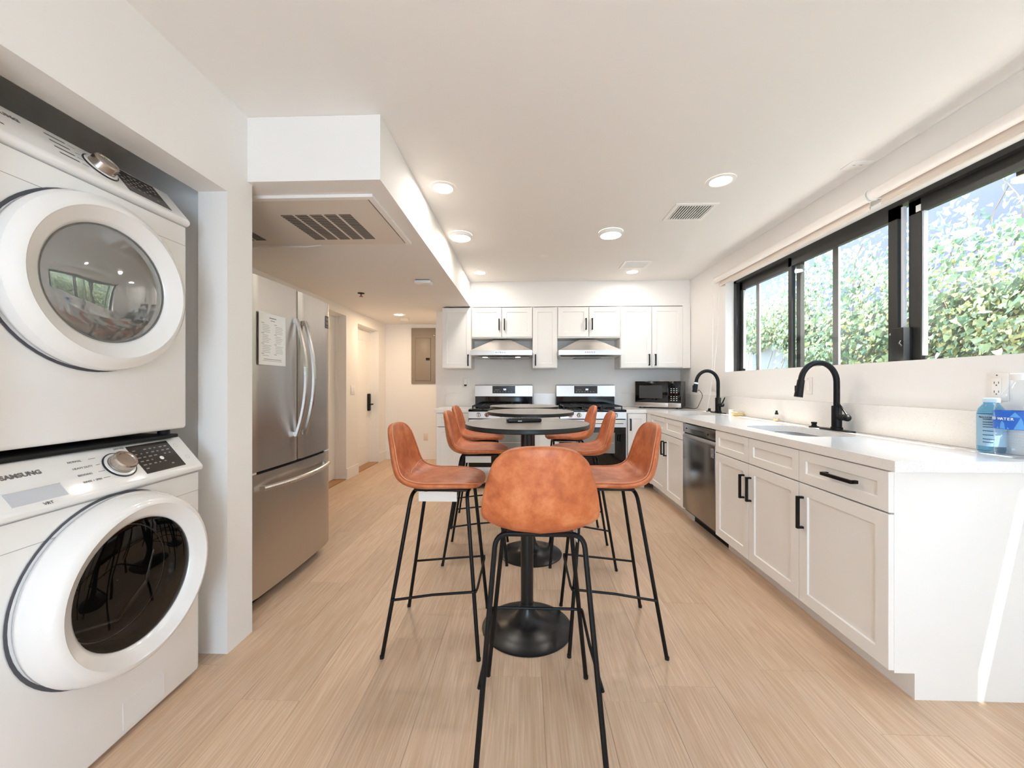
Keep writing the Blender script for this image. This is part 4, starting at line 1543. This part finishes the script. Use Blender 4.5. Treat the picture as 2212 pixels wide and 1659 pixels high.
wall_plate_right('wall_outlet', 'cream double wall outlet above the water bottle', 1.733, 1.129, 'outlet')
wall_plate_right('light_switch', 'cream rocker light switch on the window wall behind the faucet without tape', 2.847, 1.13, 'switch')
wall_plate_right('light_switch', 'cream rocker light switch on the window wall behind the taped faucet', 4.25, 1.13, 'switch')
ls = thing('light_switch', 'double light switch between the two hallway doors', 'switch', (XH + 0.0005, 5.03, 1.07))
obj('plate', B().rbox(0, -0.058, 0, 0.006, 0.058, 0.12, 0.003), WHITEP, ls)
for yy in (-0.023, 0.023):
    obj('rocker', B().rbox(0.006, yy - 0.016, 0.028, 0.009, yy + 0.016, 0.092, 0.002), TRIM, ls)
sw = thing('wall_outlet', 'beige wall outlet low on the hallway end wall', 'outlet', (-1.60, YH - 0.0005, 0.30))
obj('plate', B().rbox(-0.037, -0.006, 0, 0.037, 0, 0.118, 0.003), mat('plate_beige', (226, 210, 192), 0.4), sw)
obj('receptacle', B().rbox(-0.017, -0.008, 0.02, 0.017, -0.006, 0.098, 0.002), MATS['plate_beige'], sw)
pg = thing('plug_in_freshener', 'white plug-in air freshener with a dark vial above the worktop beside the hallway', 'air freshener', (-0.788, YB - 0.0005, 1.165))
obj('plate', B().rbox(-0.045, -0.006, 0.0, 0.05, 0, 0.12, 0.003), WHITEP, pg)
obj('body', B().rbox(-0.025, -0.045, 0.035, 0.02, -0.006, 0.118, 0.008, 3), WHITEP, pg)
obj('vial', B().lathe([(0.012, 0.0), (0.017, 0.006), (0.017, 0.02), (0.012, 0.034)], 18, o=(-0.002, -0.024, 0.012), cap0=True, cap1=True), mat('vial_dark', (52, 40, 36), 0.15), pg)

ep = thing('electrical_panel', 'grey breaker panel on the hallway end wall', 'panel', (-1.638, YH, 1.211))
EG = mat('panel_grey', (146, 134, 120), 0.42)
obj('cover', B().rbox(-0.194, -0.018, 0, 0.194, -0.0005, 0.895, 0.003), EG, ep)
obj('door_gap', B().rbox(-0.129, -0.0195, 0.046, 0.125, -0.018, 0.734, 0.0007, 1), mat('panel_gap', (88, 78, 68), 0.6), ep)
dd_ = obj('panel_door', B().rbox(-0.125, -0.026, 0.05, 0.120, -0.018, 0.73, 0.006), EG, ep)
obj('latch', B().box(0.045, -0.030, 0.375, 0.108, -0.026, 0.415), BLACKM, dd_)
for sx in (-0.175, 0.175):
    for sz in (0.12, 0.775):
        obj('screw', B().cyl((sx, -0.021, sz), (sx, -0.018, sz), 0.006, n=10), CHROME, ep)

LAMPW = mat('lamp_lens', (255, 252, 245), 0.4, emit=(255, 236, 214), estr=9.0)


def downlight(x, y, z, label, surface=False, r=0.062, power=3.0, tone=(1.0, 0.95, 0.89)):
    t = thing('ceiling_light', label, 'ceiling light', (x, y, z), 0, 'round ceiling lights')
    if surface:
        obj('trim_ring', B().lathe([(0.098, -0.0005), (0.098, -0.022), (0.090, -0.030), (0.083, -0.031)], 36), TRIM, t)
        obj('lens', B().lathe([(0.084, -0.0305), (0.05, -0.034), (0.001, -0.035)], 36), LAMPW, t)
        zl = -0.045
    else:
        obj('trim_ring', B().lathe([(r + 0.026, -0.0005), (r + 0.025, -0.004), (r + 0.004, -0.007), (r, -0.004)], 36), TRIM, t)
        obj('lens', B().lathe([(r + 0.001, -0.004), (0.001, -0.0045)], 36), LAMPW, t)
        zl = -0.02
    d = bpy.data.lights.new('lamp', 'AREA')
    d.shape = 'DISK'
    d.size = 2 * r
    d.energy = power
    d.color = tone
    d.spread = PI
    o = bpy.data.objects.new('lamp_glow', d)
    COL.objects.link(o)
    o.parent = t
    o.location = (0, 0, zl)


downlight(-0.535, 2.52, CE, 'recessed ceiling light beside the lowered ceiling across from the refrigerator')
downlight(-0.553, 3.32, CE, 'surface disc ceiling light close beside the lowered ceiling edge', True)
downlight(0.713, 3.30, CE, 'surface disc ceiling light away from the lowered ceiling, between it and the window', True)
downlight(1.221, 2.49, CE, 'recessed ceiling light near the window and the big ceiling vent')
downlight(-0.521, 4.44, CE, 'recessed ceiling light above the stove closest to the hallway')
downlight(1.207, 4.46, CE, 'recessed ceiling light beside the ceiling vent close to the upper cabinets')
downlight(-1.747, 5.35, CL, 'recessed ceiling light in the hallway', False, 0.062, 6.0, (1.0, 0.76, 0.52))
tag(obj('smoke_detector', B().lathe([(0.062, 0.0), (0.062, -0.018), (0.050, -0.030), (0.001, -0.031)], 28), WHITEP, loc=(-1.776, 5.69, CL - 0.0005)), 'round white smoke detector in the hallway', 'detector')
tag(obj('sprinkler_cover', B().lathe([(0.042, 0.0), (0.042, -0.004), (0.001, -0.006)], 26), WHITEP, loc=(0.187, 3.872, CE - 0.0005)), 'small round white sprinkler cover plate on the kitchen ceiling', 'cover plate')

al = thing('carbon_monoxide_alarm', 'white rectangular alarm on the lowered ceiling', 'alarm', (-0.948, 3.61, CL))
obj('case', B().rbox(-0.075, -0.055, -0.035, 0.075, 0.055, -0.008, 0.008, 3), WHITEP, al)
obj('mount', B().box(-0.065, -0.045, -0.008, 0.065, 0.045, -0.0005), mat('mount_grey', (120, 125, 130), 0.5), al)


def sprinkler(x, y, z, label):
    t = thing('fire_sprinkler', label, 'sprinkler', (x, y, z))
    obj('escutcheon', B().lathe([(0.036, -0.0005), (0.034, -0.006), (0.014, -0.010)], 22, cap1=True), BLACKM, t)
    obj('stem', B().cyl((0, 0, -0.008), (0, 0, -0.035), 0.007, n=10), mat('copper', (140, 84, 60), 0.35, metal=1), t)
    obj('deflector', B().cyl((0, 0, -0.035), (0, 0, -0.039), 0.020, n=14), MATS['copper'], t)


sprinkler(-1.737, 4.08, CL, 'small fire sprinkler under the lowered ceiling past the refrigerator')
sprinkler(-1.66, 1.36, 2.27, 'dark fire sprinkler inside the laundry alcove above the dryer')


def register(x0, x1, y0, y1, along_y, label):
    cx, cy = (x0 + x1) / 2, (y0 + y1) / 2
    t = thing('ceiling_vent', label, 'vent', (cx, cy, CE), 0, 'white ceiling registers')
    w, d = (x1 - x0) / 2, (y1 - y0) / 2
    m = 0.028
    fb = B().box(-w, -d, -0.008, -w + m, d, -0.0005).box(w - m, -d, -0.008, w, d, -0.0005).box(-w + m, -d, -0.008, w - m, -d + m, -0.0005).box(-w + m, d - m, -0.008, w - m, d, -0.0005)
    obj('frame', fb, TRIM, t)
    obj('duct', B().box(-w + m, -d + m, -0.0016, w - m, d - m, -0.0005), mat('duct_dark', (70, 66, 62), 0.8), t)
    n = 13
    for i in range(n):
        u = (i + 0.5) / n
        if along_y:
            xx = -w + m + (2 * w - 2 * m) * u
            s = B().bar((xx, -d + m, -0.006), (xx, d - m, -0.006), 0.008, 0.004)
        else:
            yy = -d + m + (2 * d - 2 * m) * u
            s = B().bar((-w + m, yy, -0.006), (w - m, yy, -0.006), 0.008, 0.004)
        obj('slat', s, TRIM, t, smooth=False)


register(1.062, 1.362, 2.79, 3.075, True, 'white ceiling vent next to the recessed light near the window')
register(1.022, 1.312, 4.07, 4.325, False, 'white ceiling vent close to the upper cabinets')
cpn = thing('ceiling_plate', 'flat white rectangular access plate on the ceiling by the window', 'plate', (1.925, 2.34, CE))
obj('plate', B().rbox(-0.06, -0.045, -0.005, 0.06, 0.045, -0.0005, 0.002), TRIM, cpn)
obj('latch_marks', B().box(-0.03, -0.01, -0.0056, -0.015, -0.004, -0.005).box(0.01, -0.01, -0.0056, 0.025, -0.004, -0.005), mat('mark_grey', (180, 176, 172), 0.6), cpn)

# air handler access panel in the lowered ceiling
ac = thing('access_panel', 'large white air handler access panel with slotted grilles in the lowered ceiling', 'panel', (-1.40, 2.30, CL))
PX0, PX1, PY0, PY1 = -0.80, 0.625, -0.343, 0.340
ACP = mat('access_panel_paint', (226, 218, 208), 0.5)
fb = B().box(PX0, PY0, -0.016, PX1, PY0 + 0.03, -0.0005).box(PX0, PY1 - 0.004, -0.004, PX1, PY1, -0.0005).box(PX1 - 0.03, PY0 + 0.03, -0.016, PX1, PY1 - 0.004, -0.0005).box(PX0, PY0 + 0.03, -0.016, PX0 + 0.03, PY1 - 0.004, -0.0005)
obj('frame', fb, TRIM, ac)
pl = obj('panel_leaf', B().box(PX0 + 0.035, PY0 + 0.036, -0.010, PX1 - 0.042, PY1 - 0.006, -0.001), ACP, ac)
obj('shadow_gap', B().box(PX1 - 0.042, PY0 + 0.033, -0.003, PX1 - 0.03, PY1 - 0.004, -0.0005), DARK, ac)
for gx in (0.015, -0.715):
    for c in range(5):
        xa = gx + c * 0.0835
        g = obj('grille', B().box(xa, -0.134, -0.0112, xa + 0.066, 0.232, -0.0102), mat('grille_dark', (74, 68, 62), 0.7), pl)
        s = B()
        for i in range(17):
            yy = -0.130 + i * 0.0224
            s.box(xa, yy, -0.0128, xa + 0.066, yy + 0.0085, -0.0112)
        obj('louvers', s, mat('louver_paint', (150, 140, 130), 0.5), g, smooth=False)
obj('pull_wire', B().tube([(PX0 + 0.06, 0.337, -0.012), (-0.1, 0.342, -0.020), (0.0, 0.338, -0.012)], 0.004, 6), TRIM, ac)

# ================================================================== OUTSIDE THE WINDOW
struct('ground_outside', B().box(XR + 0.17, -6, -0.3, 9, 12, -0.05), mat('soil', (150, 142, 132), 0.95))
struct('unseen_eave', B().box(XR + 0.16, -4, 2.60, 2.225, 9, 2.72), mat('eave_white', (225, 222, 218), 0.7))  # unseen eave added to block high sun, cut back to clear the counter strip
struct('garden_wall', B().box(3.55, -3.0, -0.05, 3.75, 11.0, 1.95), CONC)

nb = thing('neighbour_house', 'pale stucco house wall with a white-framed window behind the ivy', 'building', (5.6, 4.0, -0.05))
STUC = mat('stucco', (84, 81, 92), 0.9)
wz, wyy = 3.35, 0.42
obj('stucco_wall', B().box(0, -8, 0, 0.3, 9, 7.0), STUC, nb)
wf = B()
for a in ((-1.2, 3.60, 0.62, 3.70), (-1.2, 4.9, 0.62, 5.0), (0.52, 3.60, 0.62, 5.0), (-1.2, 3.6, -1.1, 5.0)):
    wf.box(-0.05, a[0], a[1], 0.0, a[2], a[3])
fw = obj('window_frame', wf, TRIM, nb)
obj('window_pane', B().box(-0.02, -1.1, 3.70, -0.01, 0.52, 4.9), mat('far_pane', (160, 165, 178), 0.1), fw)

iv = thing('ivy_hedge', 'dense green ivy growing over the garden wall outside the window', 'ivy', (3.4, 4.0, 0))


def mk_leaf():
    m = mat('ivy_leaf', (92, 122, 62), 0.4)
    nt, N, L_, b = nodes_of(m)
    g = N.new('ShaderNodeNewGeometry')
    cr = N.new('ShaderNodeValToRGB')
    e = cr.color_ramp.elements
    e[0].position, e[0].color = 0.0, lin((74, 96, 74))
    e[1].position, e[1].color = 1.0, lin((200, 194, 136))
    q = cr.color_ramp.elements.new(0.6)
    q.color = lin((126, 146, 108))
    oi = N.new('ShaderNodeObjectInfo')
    ad = N.new('ShaderNodeMath')
    ad.operation = 'ADD'
    L_.new(g.outputs['Random Per Island'], ad.inputs[0])
    L_.new(oi.outputs['Random'], ad.inputs[1])
    fr_ = N.new('ShaderNodeMath')
    fr_.operation = 'FRACT'
    L_.new(ad.outputs[0], fr_.inputs[0])
    L_.new(fr_.outputs[0], cr.inputs[0])
    L_.new(cr.outputs[0], b.inputs['Base Color'])
    tl = N.new('ShaderNodeBsdfTranslucent')
    L_.new(cr.outputs[0], tl.inputs['Color'])
    mx = N.new('ShaderNodeMixShader')
    mx.inputs[0].default_value = 0.35
    L_.new(b.outputs[0], mx.inputs[1])
    L_.new(tl.outputs[0], mx.inputs[2])
    L_.new(mx.outputs[0], N['Material Output'].inputs[0])
    return m


LEAF = mk_leaf()
LSH = [(0, 0, 0), (0.42, -0.12, 0.05), (0.36, 0.36, 0.04), (0.0, 0.95, -0.10), (-0.36, 0.36, 0.04), (-0.42, -0.12, 0.05), (0, 0.40, 0.02)]
LF = [(0, 1, 2, 6), (6, 2, 3), (6, 3, 4), (0, 6, 4, 5)]
rl = random.Random(11)


def leaf_place():
    while True:
        y = rl.uniform(-4.6, 4.6)                      # hedge local, world y = +4
        wy_ = y + 4.0
        topz = 2.42 + 0.16 * math.sin(wy_ * 1.7) + 0.10 * math.sin(wy_ * 4.1 + 1)
        low = 0.95 if wy_ < 4.4 else 0.95 + min((wy_ - 4.4) * 0.62, 0.85) + 0.12 * math.sin(wy_ * 5)
        z = rl.uniform(low, topz + 0.35 * rl.random() ** 3)
        depth = 0.16 * (1 - max(0, z - 2.0) * 0.3)
        x = rl.uniform(-0.10, 0.10) + (0.06 * math.sin(wy_ * 3.1 + z * 2.3)) + (0.10 * max(0, z - 2.1))
        if z > 1.97:
            x = rl.uniform(-0.16, 0.42)
        n = Vector((-1.0, rl.uniform(-0.9, 0.9), rl.uniform(-0.1, 1.3))).normalized()
        return Vector((x, y, z)), n


def leaf_matrix(p, n, s):
    dn = Vector((rl.uniform(-0.5, 0.5), rl.uniform(-0.8, 0.8), -1)).normalized()
    ya = (dn - n * dn.dot(n)).normalized()
    xa = ya.cross(n)
    M = Matrix(((xa.x, ya.x, n.x, p.x), (xa.y, ya.y, n.y, p.y), (xa.z, ya.z, n.z, p.z), (0, 0, 0, 1)))
    return M @ Matrix.Scale(s, 4)


big = B()
N_LEAF = 32000
vs, fs = [], []
for i in range(N_LEAF):
    p, n = leaf_place()
    M = leaf_matrix(p, n, rl.uniform(0.028, 0.058))
    o_ = len(vs)
    vs += [tuple(M @ Vector(q)) for q in LSH]
    fs += [tuple(a + o_ for a in f) for f in LF]
me = bpy.data.meshes.new('foliage')
me.from_pydata(vs, [], fs)
me.materials.append(LEAF)
fo = bpy.data.objects.new('foliage', me)
COL.objects.link(fo)
fo.parent = iv
fo['kind'] = 'stuff'
lm = B().add(LSH, LF).mesh('leaf', False)
lm.materials.append(LEAF)
for i in range(290):
    y = rl.uniform(-1.5, 1.2)
    z = rl.uniform(1.15, 2.35)
    p = Vector((rl.uniform(-0.18, -0.08), y, z))
    n = Vector((-1.0, rl.uniform(-0.7, 0.5), rl.uniform(-0.1, 0.9))).normalized()
    o = bpy.data.objects.new('leaf', lm)
    COL.objects.link(o)
    o.parent = iv
    o.matrix_local = leaf_matrix(p, n, rl.uniform(0.045, 0.07))
STEM = mat('ivy_stem', (120, 100, 78), 0.8)
for i in range(34):
    y = rl.uniform(-1.5, 4.2)
    z = rl.uniform(2.2, 2.5)
    pts = [(0.1, y, z - 0.9)]
    for k_ in range(5):
        q = pts[-1]
        pts.append((q[0] + rl.uniform(-0.05, 0.05), q[1] + rl.uniform(-0.12, 0.12), q[2] + rl.uniform(0.15, 0.30)))
    obj('stem', B().tube([tuple(p) for p in spline(pts, 3)], 0.004, 5), STEM, iv)
    if i % 2 == 0:
        vs, fs = [], []
        for q in spline(pts, 4)[8:]:
            for _ in range(2):
                M = leaf_matrix(Vector((q[0] + rl.uniform(-0.04, 0.04), q[1] + rl.uniform(-0.04, 0.04), q[2])), Vector((-1, rl.uniform(-.8, .8), rl.uniform(0, 1))).normalized(), rl.uniform(0.03, 0.055))
                o_ = len(vs)
                vs += [tuple(M @ Vector(w_)) for w_ in LSH]
                fs += [tuple(a + o_ for a in f) for f in LF]
        me = bpy.data.meshes.new('sprig')
        me.from_pydata(vs, [], fs)
        me.materials.append(LEAF)
        o = bpy.data.objects.new('sprig', me)
        COL.objects.link(o)
        o.parent = iv
        o['kind'] = 'stuff'
